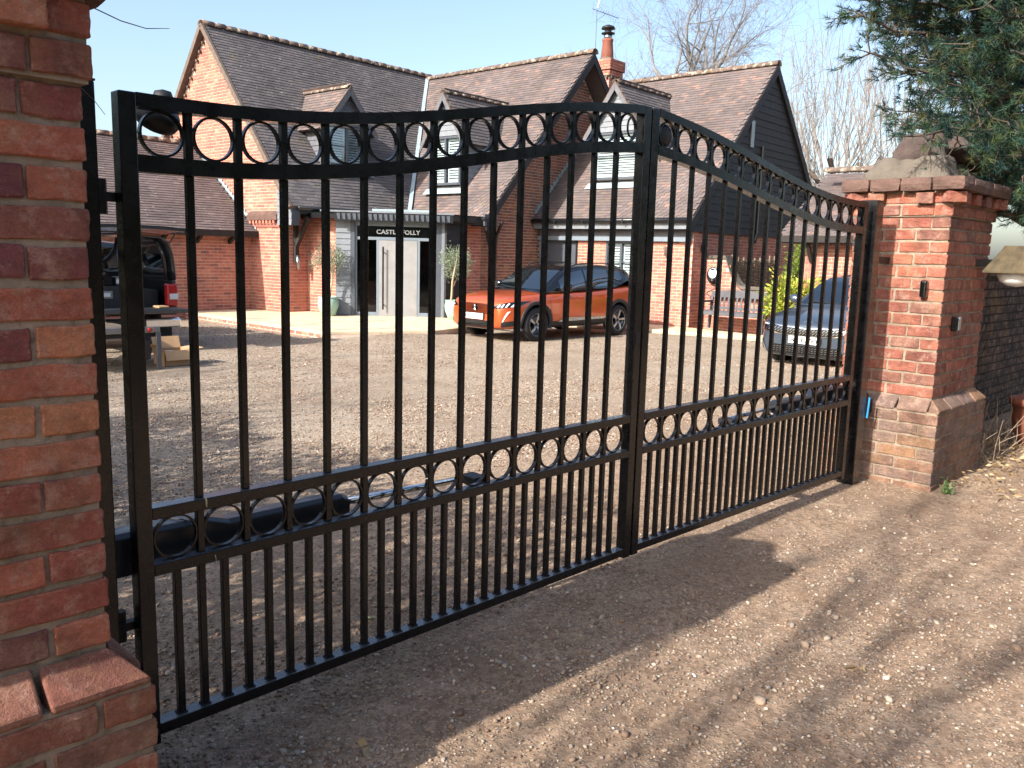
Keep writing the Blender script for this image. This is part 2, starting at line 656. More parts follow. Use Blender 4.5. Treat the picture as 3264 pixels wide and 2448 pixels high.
    simple('card', '#a98763', .85, 0, 10, .12, 90, .15, .001)
    simple('card_in', '#c19c74', .85, 0, 10, .12)
    simple('wood_weathered', '#58585c', .8, 0, 6, .25, 40, .4, .002)
    simple('wood_raw', '#5a4e42', .85, 0, 8, .3, 50, .4, .002)
    simple('bark', '#5f5348', .95, 0, 12, .4, 30, .8, .01)
    simple('bark_far', '#7d7b7b', .95, 0, 6, .3)
    simple('bark_pale', '#8f8780', .95, 0, 6, .3)
    simple('bark_pine', '#54493e', .95, 0, 14, .4, 40, .8, .01)
    simple('bark_olive', '#b9a88c', .9, 0, 20, .3, 60, .6, .006)
    simple('wattle', '#8b7a68', .92, 0, 14, .4, 60, .5, .004)
    simple('lamp_glass', '#dfe3e2', .25, 0, 10, .06)
    simple('copper_green', '#4f4430', .85, 0, 14, .6, 35, .7, .006)
    simple('red_lens', '#a01c20', .15, 0, 10, .1, coat=.4)
    simple('clear_lens', '#c9ccd0', .12, 0, 10, .1, coat=.4)
    simple('white_led', '#f3f6f8', .2, 0, 10, .03)
    simple('skid_silver', '#b7bcc1', .3, .8, 10, .1)
    simple('ev_white', '#dfe6e4', .35, 0, 10, .04)
    simple('ev_black', '#15171a', .35, 0, 10, .1)
    simple('green_plastic', '#2f7a4c', .5, 0, 10, .1)
    simple('blue_cable', '#2a8fd0', .5, 0, 10, .1)
    simple('terracotta', '#804c3c', .85, 0, 8, .25, 50, .3, .002)
    simple('interior_grey', '#3c3f44', .8, 0, 6, .2)
    simple('paint_drip', '#c9c3a0', .7, 0, 20, .2)

    # car paints
    for nm, c, c2 in (('paint_orange', '#b84d22', '#d46834'), ('paint_blue', '#3a4552', '#505d69'), ('paint_truck', '#23262c', '#30353d')):
        k = NT(nm)
        lw = k.n('ShaderNodeLayerWeight', {'Blend': .35})
        fl = k.ramp(k.noise(900, 2), [(.35, .0), (.7, 1.0)])
        b = k.mix(k.math('MULTIPLY', fl, .5), c, c2)
        k.set(Base_Color=b, Metallic=.35, Roughness=.32)
        k.b.inputs['Coat Weight'].default_value = 1.0
        k.b.inputs['Coat Roughness'].default_value = .03
        dust = k.ramp(k.noise(14, 5), [(.5, .0), (.8, .12)])
        k.set(Base_Color=k.mix(dust, b, '#8c7d6c'))
        MAT[nm] = k.m

    # glass
    for nm, c, tr in (('car_glass', '#10171c', .55), ('window_glass', '#1a2226', .5), ('porch_glass', '#20282a', .6)):
        k = NT(nm)
        gl = k.n('ShaderNodeBsdfGlossy', {'Color': (.9, .95, 1, 1), 'Roughness': .02})
        tp = k.n('ShaderNodeBsdfTransparent', {'Color': (.42, .46, .46, 1) if nm != 'window_glass' else (.8, .86, .86, 1)})
        fr = k.n('ShaderNodeFresnel', {'IOR': 1.75 if nm == 'car_glass' else 1.5})
        ms = k.n('ShaderNodeMixShader')
        k.t.links.new(fr.outputs[0], ms.inputs[0])
        k.t.links.new(tp.outputs[0], ms.inputs[1])
        k.t.links.new(gl.outputs[0], ms.inputs[2])
        k.t.links.new(ms.outputs[0], k.out.inputs[0])
        MAT[nm] = k.m

    # leaves: diffuse plus translucent light through the blade
    for nm, stops in (('olive_leaf', [(0, '#5d6a52'), (.4, '#78856a'), (.75, '#98a48a'), (1, '#b5bda6')]),
                      ('gold_leaf', [(0, '#55691f'), (.35, '#7f9231'), (.7, '#aeb446'), (1, '#d8cc5c')]),
                      ('conifer_leaf', [(0, '#3f5a1c'), (.5, '#6a8430'), (1, '#93a444')]),
                      ('pine_needle', [(0, '#1b302f'), (.4, '#274340'), (.7, '#345446'), (.92, '#4a5c38'), (1, '#66643c')]),
                      ('hedge_leaf', [(0, '#2b3c22'), (.5, '#3f5430'), (1, '#5a6a3c')]),
                      ('dry_leaf', [(0, '#7a5f43'), (.5, '#a18a66'), (1, '#c8b694')]),
                      ('weed_leaf', [(0, '#4f6b3a'), (.6, '#7a9460'), (1, '#a8b890')])):
        k = NT(nm)
        b = k.ramp(k.rnd(), stops)
        k.set(Base_Color=b, Roughness=.55)
        k.b.inputs['Specular IOR Level'].default_value = .35
        tl = k.n('ShaderNodeBsdfTranslucent')
        k.t.links.new(b, tl.inputs[0])
        ms = k.n('ShaderNodeMixShader', {0: .28})
        k.t.links.new(k.b.outputs[0], ms.inputs[1])
        k.t.links.new(tl.outputs[0], ms.inputs[2])
        k.t.links.new(ms.outputs[0], k.out.inputs[0])
        MAT[nm] = k.m


make_materials()
# ------------------------------------------------------------------ ground


def vnoise(x, y, seed=0):
    """cheap smooth value noise on numpy arrays"""
    r = np.random.default_rng(seed)
    T = r.random((64, 64))
    xi = np.floor(x).astype(int)
    yi = np.floor(y).astype(int)
    fx = x - xi
    fy = y - yi
    fx = fx * fx * (3 - 2 * fx)
    fy = fy * fy * (3 - 2 * fy)
    a = T[xi % 64, yi % 64]
    b = T[(xi + 1) % 64, yi % 64]
    c = T[xi % 64, (yi + 1) % 64]
    d = T[(xi + 1) % 64, (yi + 1) % 64]
    return (a * (1 - fx) + b * fx) * (1 - fy) + (c * (1 - fx) + d * fx) * fy


def ground_h(x, y):
    x = np.asarray(x, float)
    y = np.asarray(y, float)
    z = ground_z(x, y)
    near = np.clip(1.0 - (np.hypot(x - 6, y - 5) - 10) / 10, 0, 1)
    z = z + near * (.016 * (vnoise(x * 1.3, y * 1.3, 3) - .5) + .01 * (vnoise(x * 4, y * 4, 4) - .5))
    return z


def build_ground():
    a = np.concatenate([[-400, -120, -40, -15], np.arange(-6, 22.01, .22), [26, 34, 50, 90, 200, 500]])
    b = np.concatenate([[-400, -120, -40, -12], np.arange(-4, 22.01, .22), [26, 34, 50, 90, 200, 500]])
    X, Y = np.meshgrid(a, b, indexing='ij')
    Z = ground_h(X, Y)
    m = MB().grid(np.stack([X, Y, Z], -1))
    o = m.build('ground', 'gravel_ground', smooth=True, fix=False, kind='structure')
    return o


build_ground()

_t = (1 + 5 ** .5) / 2
ICO_V0 = np.array([(-1, _t, 0), (1, _t, 0), (-1, -_t, 0), (1, -_t, 0), (0, -1, _t), (0, 1, _t), (0, -1, -_t), (0, 1, -_t), (_t, 0, -1), (_t, 0, 1), (-_t, 0, -1), (-_t, 0, 1)], float) / 1.902
ICO_F0 = np.array([(0, 11, 5), (0, 5, 1), (0, 1, 7), (0, 7, 10), (0, 10, 11), (1, 5, 9), (5, 11, 4), (11, 10, 2), (10, 7, 6), (7, 1, 8), (3, 9, 4), (3, 4, 2), (3, 2, 6), (3, 6, 8), (3, 8, 9), (4, 9, 5), (2, 4, 11), (6, 2, 10), (8, 6, 7), (9, 8, 1)])


OCT_V = np.array([(1, 0, 0), (-1, 0, 0), (0, 1, 0), (0, -1, 0), (0, 0, 1), (0, 0, -1)], float)
OCT_F = np.array([(0, 2, 4), (2, 1, 4), (1, 3, 4), (3, 0, 4), (2, 0, 5), (1, 2, 5), (3, 1, 5), (0, 3, 5)])


def stones_mesh(name, x, y, rad, mat='pebble', flat=.6, sink=.25, coarse=False):
    ICO_V, ICO_F = (OCT_V, OCT_F) if coarse else (ICO_V0, ICO_F0)
    nv = len(ICO_V)
    n = len(x)
    r = np.random.default_rng(11)
    ang = r.random(n) * 6.283
    sx = rad * (.8 + .6 * r.random(n))
    sy = rad * (.6 + .4 * r.random(n))
    sz = rad * flat * (.7 + .6 * r.random(n))
    V = ICO_V[None] * (1 + .22 * (r.random((n, nv, 1)) - .5))
    vx = V[..., 0] * sx[:, None]
    vy = V[..., 1] * sy[:, None]
    vz = V[..., 2] * sz[:, None]
    tl = (r.random(n) - .5) * .9
    vz2 = vz * np.cos(tl)[:, None] + vx * np.sin(tl)[:, None]
    vx2 = vx * np.cos(tl)[:, None] - vz * np.sin(tl)[:, None]
    c, s = np.cos(ang)[:, None], np.sin(ang)[:, None]
    P = np.stack([x[:, None] + vx2 * c - vy * s, y[:, None] + vx2 * s + vy * c,
                  ground_h(x, y)[:, None] + vz2 + (sz * (1 - 2 * sink))[:, None]], -1)
    F = (ICO_F[None] + nv * np.arange(n)[:, None, None]).reshape(-1, 3)
    return fast_mesh(name, P.reshape(-1, 3), F, mat, np.repeat(r.random(n), nv), smooth=not coarse)


def build_pebbles():
    n = 80000
    r0, r1 = 1.0, 9.0
    rr = r0 * (r1 / r0) ** rng.random(n)
    th = YAW + R(38) * (2 * rng.random(n) - 1)
    x, y = rr * np.sin(th), rr * np.cos(th)
    dens = .25 + .75 * np.clip((vnoise(x * 1.7, y * 1.7, 8) - .3) * 2.2, 0, 1) + .35 * (y > 6)
    keep = rng.random(n) < dens
    keep &= ~((x < .8) & (y > 1.75) & (y < 2.5)) & ~((x > 5.85) & (x < 7.1) & (y > 1.75) & (y < 2.6))
    keep &= ~((x > 9.6) & (y > 12.3))
    x, y, rr = x[keep], y[keep], rr[keep]
    rad = np.exp(rng.normal(math.log(.0041), .38, len(x))) * (1 + .05 * rr)
    rad = np.clip(rad, .003, .016)
    tag(link('gravel', stones_mesh('gravel', x, y, rad)), 'loose brown and cream gravel stones strewn over the drive', 'gravel', kind='stuff')
    # the court beyond the gate is covered closely with pale stones
    n = 150000
    rr = 5.2 * (19.0 / 5.2) ** rng.random(n)
    th = YAW + R(34) * (2 * rng.random(n) - 1)
    x, y = rr * np.sin(th), rr * np.cos(th)
    cover = np.clip((vnoise(x * .9 + 3, y * .9, 12) + .5 * vnoise(x * 2.6, y * 2.6, 13) - .45) * 2.4, .12, 1)
    keep = (y > 4.2) & (rng.random(n) < cover) & ~((x > 9.0) & (y > 12.9)) & ~((x > 16.0) & (y > 7.5))
    x, y, rr = x[keep], y[keep], rr[keep]
    rad = np.clip(np.exp(rng.normal(math.log(.0085), .3, len(x))), .005, .018) * (.85 + .02 * rr)
    tag(link('court_gravel', stones_mesh('court_gravel', x, y, rad, coarse=True)), 'pale loose gravel covering the court behind the gate', 'gravel', kind='stuff')
    # bigger stones that lie singly on the drive
    spots = [(2.55, 1.25), (2.05, 1.45), (3.1, 1.35), (1.75, 1.9), (3.9, 1.5), (4.6, 1.25), (2.9, .95), (3.7, .75), (1.62, 1.28), (4.9, 2.05), (5.2, 1.7), (2.3, 2.7), (1.55, 2.75), (3.4, 3.1)]
    hints = ['pale stone alone on the sunny drive left of centre', 'tan stone lying just below the left gate leaf', 'buff stone beyond the shadow edge on the drive', 'brown stone close under the bottom rail of the left leaf',
             'small tan stone on sunlit gravel before the right leaf', 'pale stone on the sunlit drive toward the right pier', 'rounded stone on bare sandy ground in the foreground', 'brown stone in the sunny foreground at the right',
             'greyish stone near the lower edge of the drive', 'stone lying close to the foot of the right gate post', 'pale stone in front of the right pier', 'stone seen through the left leaf near its middle', 'stone seen through the left leaf near its hinge', 'stone seen through the left leaf near the meeting stiles']
    for (sx, sy), hnt in zip(spots, hints):
        me = stones_mesh('loose_stone', np.array([sx]), np.array([sy]), np.array([.016 + .012 * rng.random()]), flat=.7)
        # each mesh gets its own outline
        for v in me.vertices:
            v.co += Vector(rng.normal(0, .0016, 3))
        tag(link('loose_stone', me), hnt, 'stone', 'single stones lying on the drive')


build_pebbles()

# ------------------------------------------------------------------ brick piers


def brick_variant(l, w, h, seed):
    """bevelled, slightly uneven brick of 44 triangles centred on its origin"""
    r = np.random.default_rng(seed)
    bm = bmesh.new()
    bmesh.ops.create_cube(bm, size=1.0)
    for v in bm.verts:
        v.co = Vector((v.co.x * l, v.co.y * w, v.co.z * h))
    bmesh.ops.bevel(bm, geom=list(bm.edges), offset=.0036, segments=1, affect='EDGES', profile=.5)
    bmesh.ops.subdivide_edges(bm, edges=[e for e in bm.edges if e.calc_length() > .05], cuts=5, use_grid_fill=True)
    off = r.random(3) * 40
    for v in bm.verts:
        c = v.co * 34
        n_ = np.array((math.sin(c.x * 1.3 + off[0]) + math.sin(c.z * 2.1 + off[1]), math.sin(c.x * 1.7 + off[2]) + math.cos(c.z * 1.9 + off[0]), math.sin(c.x * 1.1 + off[1]) + math.cos(c.y * 1.6 + off[2])))
        v.co += Vector(n_ * np.array((.0007, .0006, .0012)) + r.normal(0, 1, 3) * np.array((.0007, .0006, .0007)))
    me = bpy.data.meshes.new('brick')
    bm.to_mesh(me)
    bm.free()
    return me


VAR = {}


def brick_piece(parent, c, l, w, h, ax, mat, name='brick'):
    """one brick object; length l along unit axis ax (horizontal)"""
    key = (round(l, 3), round(w, 3), round(h, 3), mat)
    if key not in VAR:
        ms = []
        for s in range(5):
            me = brick_variant(l, w, h, s + len(VAR) * 7)
            me.materials.append(MAT[mat])
            ms.append(me)
        VAR[key] = ms
    me = VAR[key][rng.integers(5)]
    o = bpy.data.objects.new(name, me)
    COL.objects.link(o)
    a = math.atan2(ax[1], ax[0]) + (math.pi if rng.random() < .5 else 0) + rng.normal(0, .006)
    M = Matrix.Translation(Vector(c) + Vector(rng.normal(0, .0012, 3))) @ Matrix.Rotation(a, 4, 'Z') @ Matrix.Rotation(rng.normal(0, .006), 4, 'X')
    o.parent = parent
    o.matrix_parent_inverse = WORLD(parent).inverted()
    o.matrix_basis = M
    return o


JN = .0145


def ring_course(parent, x0, x1, y0, y1, z0, h, parity, mat, t=.116):
    mat = (WORN if x0 > 3 else {}).get(mat, mat)
    """one course of bricks round a rectangle"""
    def row(a, b, axis, fixed, full=False):
        n = max(1, round((b - a) / .236))
        p = (b - a) / n
        for i in range(n):
            lo = a + p * i + (.0015 if i == 0 and full else JN / 2)
            hi = a + p * (i + 1) - (.0015 if i == n - 1 and full else JN / 2)
            l = round(hi - lo, 3)
            m = (lo + hi) / 2
            c = (m, fixed, z0 + h / 2) if axis == 0 else (fixed, m, z0 + h / 2)
            brick_piece(parent, c, l, t - .003, h - JN, (1, 0) if axis == 0 else (0, 1), mat)
    if parity:
        row(x0, x1, 0, y0 + t / 2, True)
        row(x0, x1, 0, y1 - t / 2, True)
        row(y0 + t, y1 - t, 1, x0 + t / 2)
        row(y0 + t, y1 - t, 1, x1 - t / 2)
    else:
        row(x0 + t, x1 - t, 0, y0 + t / 2)
        row(x0 + t, x1 - t, 0, y1 - t / 2)
        row(y0, y1, 1, x0 + t / 2, True)
        row(y0, y1, 1, x1 - t / 2, True)


def rock(size, seed, rough=.16, cuts=3, taper=0.0):
    """rough hewn block"""
    r = np.random.default_rng(seed)
    bm = bmesh.new()
    bmesh.ops.create_cube(bm, size=1.0)
    bmesh.ops.subdivide_edges(bm, edges=list(bm.edges), cuts=cuts, use_grid_fill=True)
    off = r.random(3) * 50
    for v in bm.verts:
        c = v.co.copy()
        # round the corners a bit
        c = c.lerp(c.normalized() * .58, .28)
        n = np.array([math.sin(c.x * 5.1 + off[0]) + math.cos(c.y * 6.3 + off[1]), math.sin(c.y * 4.7 + off[1]) + math.cos(c.z * 5.9 + off[2]), math.sin(c.z * 5.3 + off[2]) + math.cos(c.x * 6.1 + off[0])])
        c += Vector(n * rough * .3) + Vector(r.normal(0, rough * .12, 3))
        tp = 1 - taper * (c.z + .5)
        v.co = Vector((c.x * size[0] * tp, c.y * size[1] * tp, c.z * size[2]))
    me = bpy.data.meshes.new('cap_stone')
    bm.to_mesh(me)
    bm.free()
    for p in me.polygons:
        p.use_smooth = False
    return me


WORN = {'brick_near': 'brick_worn', 'brick_plinth': 'brick_worn_low'}


def brick_pier(label, x0, x1, y0, y1, seed, caps):
    root = thing('brick_pier', label, 'pier', ((x0 + x1) / 2, (y0 + y1) / 2, 0))
    P = .068
    rec = .0085
    m = MB()
    m.box((x0 - P + rec, y0 - P + rec, -.2), (x1 + P - rec, y1 + P - rec, .53))
    m.box((x0 + rec, y0 + rec, .53), (x1 - rec, y1 - rec, 1.815))
    m.box((x0 - .006, y0 - .006, 1.815), (x1 + .006, y1 + .006, 2.035))
    m.build('mortar', 'mortar_near', root)
    for k in range(7):
        ring_course(root, x0 - P, x1 + P, y0 - P, y1 + P, -.04 + .08 * k, .08, k % 2, 'brick_plinth')
    # sloping plinth course: wedge bricks
    z0, z1 = .522, .612

    def wedge(a, b, side):
        if side in ('f', 'b'):
            yo, yi = (y0 - P, y0 + .004) if side == 'f' else (y1 + P, y1 - .004)
            poly = [(a, yo, z0), (a, yo, z0 + .022), (a, yi, z1), (a, yi, z0)]
            d = (b - a, 0, 0)
        else:
            xo, xi = (x0 - P, x0 + .004) if side == 'l' else (x1 + P, x1 - .004)
            poly = [(xo, a, z0), (xo, a, z0 + .022), (xi, a, z1), (xi, a, z0)]
            d = (0, b - a, 0)
        poly = np.array(poly) + rng.normal(0, .0012, (4, 3))
        pv = np.concatenate([poly, poly + np.array(d)])
        if side in ('f', 'b'):        # hip the ends at the corners
            if abs(a - (x0 - P)) < .02:
                pv[2, 0] += P
            if abs(b - (x1 + P)) < .02:
                pv[6, 0] -= P
        MB().add(pv, [(3, 2, 1, 0), (4, 5, 6, 7), (0, 1, 5, 4), (1, 2, 6, 5), (2, 3, 7, 6), (3, 0, 4, 7)]).build('plinth_brick', ('brick_worn_low' if x0 > 3 else 'brick_plinth') if rng.random() < .8 else 'brick_worn', root, bevel=.009, seg=3)
    for side, a, b in (('f', x0 - P, x1 + P), ('b', x0 - P, x1 + P), ('l', y0, y1), ('r', y0, y1)):
        n = max(2, round((b - a) / .235))
        for i in range(n):
            wedge(a + (b - a) * i / n + JN / 2, a + (b - a) * (i + 1) / n - JN / 2, side)
    zc = .612
    hc = (1.815 - zc) / 15
    for k in range(15):
        ring_course(root, x0, x1, y0, y1, zc + hc * k, hc, (k + seed) % 2, 'brick_near')
    ring_course(root, x0 - .016, x1 + .016, y0 - .016, y1 + .016, 1.815, .08, seed % 2, 'brick_near')
    ring_course(root, x0 - .016, x1 + .016, y0 - .016, y1 + .016, 1.895, .08, (seed + 1) % 2, 'brick_near')
    dp = .01 if x0 > 3 else -.012       # how far the dentils stand out
    for side in range(4):
        a, b = ((x0, x1) if side % 2 == 0 else (y0, y1))
        n = max(2, round((b - a) / .26))
        for i in range(n):
            s = a + (b - a) * (i + .5) / n
            if side == 0:
                c, ax = (s, y0 - dp, 1.936), (1, 0)
            elif side == 2:
                c, ax = (s, y1 + dp, 1.936), (1, 0)
            elif side == 1:
                c, ax = (x1 + dp, s, 1.936), (0, 1)
            else:
                c, ax = (x0 - dp, s, 1.936), (0, 1)
            brick_piece(root, c, .108, .10, .07, ax, 'brick_worn' if x0 > 3 else 'brick_near', 'dentil')
    for cx in ((x0, x1) if x0 > 3 else ()):
        for cy in (y0, y1):
            brick_piece(root, (cx, cy, 1.936), .12, .12, .07, (.707, .707), 'brick_worn' if x0 > 3 else 'brick_near', 'dentil')
    # projecting top course
    Q = .085 if x0 > 3 else .05
    for (a, b, ax, fx) in ((x0 - Q, x1 + Q, 0, y0 - Q), (x0 - Q, x1 + Q, 0, y1 + Q - .2), (y0 - Q + .2, y1 + Q - .2, 1, x0 - Q), (y0 - Q + .2, y1 + Q - .2, 1, x1 + Q - .2)):
        n = max(1, round((b - a) / .23))
        p = (b - a) / n
        for i in range(n):
            me = rock((p + .004, .2, .088), int(rng.integers(1e6)), .05, 3)
            me.materials.append(MAT['stone_cap'])
            o = link('coping_brick', me)
            o.parent = root
            o.matrix_parent_inverse = WORLD(root).inverted()
            mm = a + p * (i + .5)
            c = (mm, fx + .1, 2.022) if ax == 0 else (fx + .1, mm, 2.022)
            o.matrix_basis = Matrix.Translation(c) @ Matrix.Rotation(math.pi / 2 * ax + rng.normal(0, .01), 4, 'Z')
    m = MB().box((x0 + .04, y0 + .04, 2.0), (x1 - .04, y1 - .04, 2.062))
    m.build('mortar_bed', 'mortar_near', root)
    for (c, s, mt, rz, ry) in caps:
        me = rock(s, int(rng.integers(1e6)), .10, 7, .34)
        for pl in me.polygons:
            pl.use_smooth = True
        me.materials.append(MAT[mt])
        o = link('cap_stone', me)
        o.parent = root
        o.matrix_parent_inverse = WORLD(root).inverted()
        o.matrix_basis = Matrix.Translation(c) @ Matrix.Rotation(rz, 4, 'Z') @ Matrix.Rotation(ry, 4, 'Y')
    return root


brick_pier('near brick gate pier cut off by the left edge of the picture', -.10, .658, 1.87, 2.45, 0,
           [((.28, 2.16, 2.15), (.66, .5, .2), 'stone_rough', .1, 0), ((.28, 2.16, 2.32), (.42, .34, .16), 'stone_red', .3, 0)])
RP = brick_pier('far brick gate pier with rough cap stones beneath the pine', 5.95, 6.86, 1.87, 2.5, 1,
                [((6.22, 2.22, 2.13), (.46, .6, .2), 'stone_rough', .05, .0), ((6.56, 2.18, 2.12), (.36, .5, .17), 'stone_rough', .2, .05),
                 ((6.24, 2.2, 2.28), (.36, .40, .21), 'stone_red', .25, -.08), ((6.52, 2.12, 2.27), (.52, .42, .13), 'stone_red', .1, .28)])

# ------------------------------------------------------------------ gate
GX0, GY, LEAF = .89, 2.3, 2.325
AL = R(-1.336)
_cx = np.array([.0, .094, .31, .469, .625, .785, .989, 1.195, 1.483, 1.81, 2.09, 2.325])
_cz = np.array([1.889, 1.889, 1.893, 1.901, 1.916, 1.936, 1.966, 2.002, 2.057, 2.110, 2.146, 2.166])
_poly = np.polyfit(_cx, _cz, 5)


def top_z(x):
    return np.polyval(_poly, x)


def TL(x, y, z):
    return (GX0 + x, GY + y, z)


def TR(x, y, z):
    s = LEAF - x
    return (3.222 + s * math.cos(AL) - y * math.sin(AL), GY + s * math.sin(AL) + y * math.cos(AL), z)


def gate_leaf(T, label, mirror):
    b0 = T(0, 0, .06)
    root = thing('gate_leaf', label, 'gate', b0, 'two leaves of the driveway gate')
    D = .05
    tr, rg, bd = .036, .122, .044      # top rail, ring space, band rail
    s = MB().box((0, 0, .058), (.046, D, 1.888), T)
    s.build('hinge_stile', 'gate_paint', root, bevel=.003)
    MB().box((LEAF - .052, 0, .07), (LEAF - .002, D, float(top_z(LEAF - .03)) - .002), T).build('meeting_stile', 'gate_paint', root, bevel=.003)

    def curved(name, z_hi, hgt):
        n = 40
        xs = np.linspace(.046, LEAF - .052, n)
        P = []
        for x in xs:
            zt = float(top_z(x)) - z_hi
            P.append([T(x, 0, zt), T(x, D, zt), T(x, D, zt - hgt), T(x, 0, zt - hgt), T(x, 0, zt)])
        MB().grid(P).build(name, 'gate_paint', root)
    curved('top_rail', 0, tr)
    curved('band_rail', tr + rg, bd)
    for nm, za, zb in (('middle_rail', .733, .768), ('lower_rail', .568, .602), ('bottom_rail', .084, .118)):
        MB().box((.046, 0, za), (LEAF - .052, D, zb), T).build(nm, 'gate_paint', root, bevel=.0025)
    x_of = lambda k: .0455 + .1473 * k
    y0, y1 = .015, .036
    for k in range(1, 15):
        x = x_of(k)
        zt = float(top_z(x))
        for (za, zb) in ((.118, .568), (.602, .733), (.768, zt - tr - rg - bd), (zt - tr - rg - .004, zt - tr + .004)):
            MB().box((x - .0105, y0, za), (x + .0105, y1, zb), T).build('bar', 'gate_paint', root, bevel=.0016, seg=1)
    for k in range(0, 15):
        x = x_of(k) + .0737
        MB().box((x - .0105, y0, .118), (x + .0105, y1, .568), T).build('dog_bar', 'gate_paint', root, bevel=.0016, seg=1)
    # weld collars where the bars meet the bottom rail
    for k in range(0, 29):
        x = x_of(k / 2 + .5)
        MB().box((x - .014, y0 - .0035, .117), (x + .014, y1 + .0035, .1225), T).build('weld_bead', 'gate_rough', root)
    for k in range(0, 15):
        x = x_of(k) + .0737
        for zc, ro in ((float(top_z(x)) - tr - rg / 2, .0612), ((.602 + .733) / 2, .0655)):
            m = MB()
            seg = 32
            P = []
            sl_ = (float(top_z(x + .05)) - float(top_z(x - .05))) / .1 if zc > 1 else 0
            for i in range(seg + 1):
                a = 2 * math.pi * i / seg
                c_, s_ = math.cos(a), math.sin(a)
                row = []
                for (rr, yy) in ((ro, y0 + .003), (ro, y1 - .003), (ro - .0062, y1 - .003), (ro - .0062, y0 + .003), (ro, y0 + .003)):
                    row.append(T(x + rr * c_, yy, zc + rr * s_ + rr * c_ * sl_ * .0))
                P.append(row)
            m.grid(P)
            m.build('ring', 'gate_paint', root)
    # hinges
    for zz in (1.62, .42):
        m = MB().tube([T(-.03, .07, zz - .045), T(-.03, .07, zz + .045)], .017, 12)
        m.box((-.03, .05, zz - .012), (.03, .075, zz + .012), T)
        m.build('hinge', 'gate_rough', root)
    m = MB().box((LEAF - .045, -.002, 1.10), (LEAF - .012, .006, 1.16), T)
    m.build('strike_plate', 'gate_rough', root) if not mirror else None
    return root


g1 = gate_leaf(TL, 'near left leaf of the black iron gate, hinged beside the camera', False)
g2 = gate_leaf(TR, 'far right leaf of the black iron gate, hinged at the far pier', True)
# drips of pale paint on the left leaf
m = MB()
for (x, za, zb, w_) in ((.2, .742, .772, .008), (.225, .57, .59, .003)):
    m.tube([TL(x, -.0012, zb), TL(x + .002, -.0015, (za + zb) / 2), TL(x + .003, -.001, za)], [w_ / 2, w_ / 2.6, w_ / 5], 6)
m.build('bird_dropping', 'paint_drip', g1)
# ring pull on the last top ring of the left leaf, lock disc on the right leaf
xr = .0455 + .1473 * 14 + .0737
zr = float(top_z(xr)) - .036 - .061
m = MB()
P = []
for i in range(25):
    a = .5 + 5.3 * i / 24
    P.append(TL(xr + .028 * math.cos(a), .005, zr + .042 * math.sin(a)))
m.tube(P, .0045, 8)
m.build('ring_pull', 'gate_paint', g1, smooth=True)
m = MB().lathe([(0, -.012), (.04, -.01), (.05, 0), (.04, .01), (0, .012)], TR(xr + .005, .03, zr), (0, 1, 0), 24)
m.build('lock_disc', 'gate_rough', g2, smooth=True)


def gate_post(label, x0, x1, y0, y1, top):
    root = thing('gate_post', label, 'post', ((x0 + x1) / 2, (y0 + y1) / 2, 0), 'steel posts carrying the gate')
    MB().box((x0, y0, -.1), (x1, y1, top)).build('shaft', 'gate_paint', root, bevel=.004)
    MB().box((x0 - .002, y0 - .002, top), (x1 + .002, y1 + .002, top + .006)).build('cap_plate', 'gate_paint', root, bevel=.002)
    return root


p1_ = gate_post('black square gate post squeezed against the near left pier', .735, .845, 2.33, 2.43, 1.905)
p2_ = gate_post('black square gate post against the far right pier', 5.625, 5.735, 2.22, 2.33, 1.90)
# hinge eyes between the posts and the leaves
for zz in (1.62, .42):
    MB().tube([(.84, 2.37, zz), (.875, 2.37, zz)], .012, 8).tube([(.846, 2.36, zz - .02), (.85, 2.36, zz + .02)], .02, 8).build('hinge_bolt', 'gate_rough', p1_)
m = MB()
P = [(.84 + .06 * math.sin(a), 2.372, 1.52 - .075 * math.cos(a) * 1) for a in np.linspace(0, 1.5, 8)]
m.tube(P, .006, 6)
m.build('stay', 'gate_rough', p1_)
for zz in (1.62, .42):
    MB().tube([(5.56, 2.30, zz), (5.63, 2.29, zz)], .012, 8).build('hinge_bolt', 'gate_rough', p2_)
MB().box((5.735, 2.235, 1.50), (5.955, 2.262, 1.545)).build('bracket', 'gate_rough', p2_, bevel=.003)
MB().box((5.735, 2.235, .48), (5.885, 2.262, .57)).build('bracket', 'gate_rough', p2_, bevel=.003)
m = MB().tube([(5.745, 2.21, .46), (5.744, 2.205, .54), (5.748, 2.205, .60)], .006, 8)
m.build('cable', 'blue_cable', p2_)


def gate_operator(label, T, flip):
    root = thing('gate_operator', label, 'gate motor', T(.0, .18, .55), 'swing gate motors behind the leaves')
    prof = lambda x, w, za, zb: [T(x, .10, za), T(x, .10 + w, za), T(x, .10 + w, zb - .012), T(x, .10 + w - .02, zb), T(x, .12, zb), T(x, .10, zb - .012), T(x, .10, za)]
    rows = [prof(x, w, za, zb) for x, w, za, zb in ((-.10, .10, .55, .675), (.26, .10, .552, .672), (.33, .085, .562, .650), (.75, .085, .572, .652), (.775, .08, .577, .640))]
    m = MB().grid(rows)
    m.add(rows[0][:6], [tuple(range(6))])
    m.add(rows[-1][:6], [tuple(range(6))])
    m.build('housing', 'operator_grey', root, bevel=.004)
    MB().tube([T(.76, .143, .612), T(1.36, .128, .602)], .013, 16).build('ram', 'chrome', root, smooth=True)
    MB().box((1.33, .05, .585), (1.40, .14, .62), T).build('front_bracket', 'gate_rough', root, bevel=.003)
    MB().tube([T(.15, .19, .675), T(.185, .13, .677), T(.2, .1, .672)], .002, 5).build('cover_seam', 'gate_rough', root)
    return root


gate_operator('grey gate motor with chrome ram behind the near left leaf', TL, False)
gate_operator('grey gate motor behind the far right leaf', TR, True)

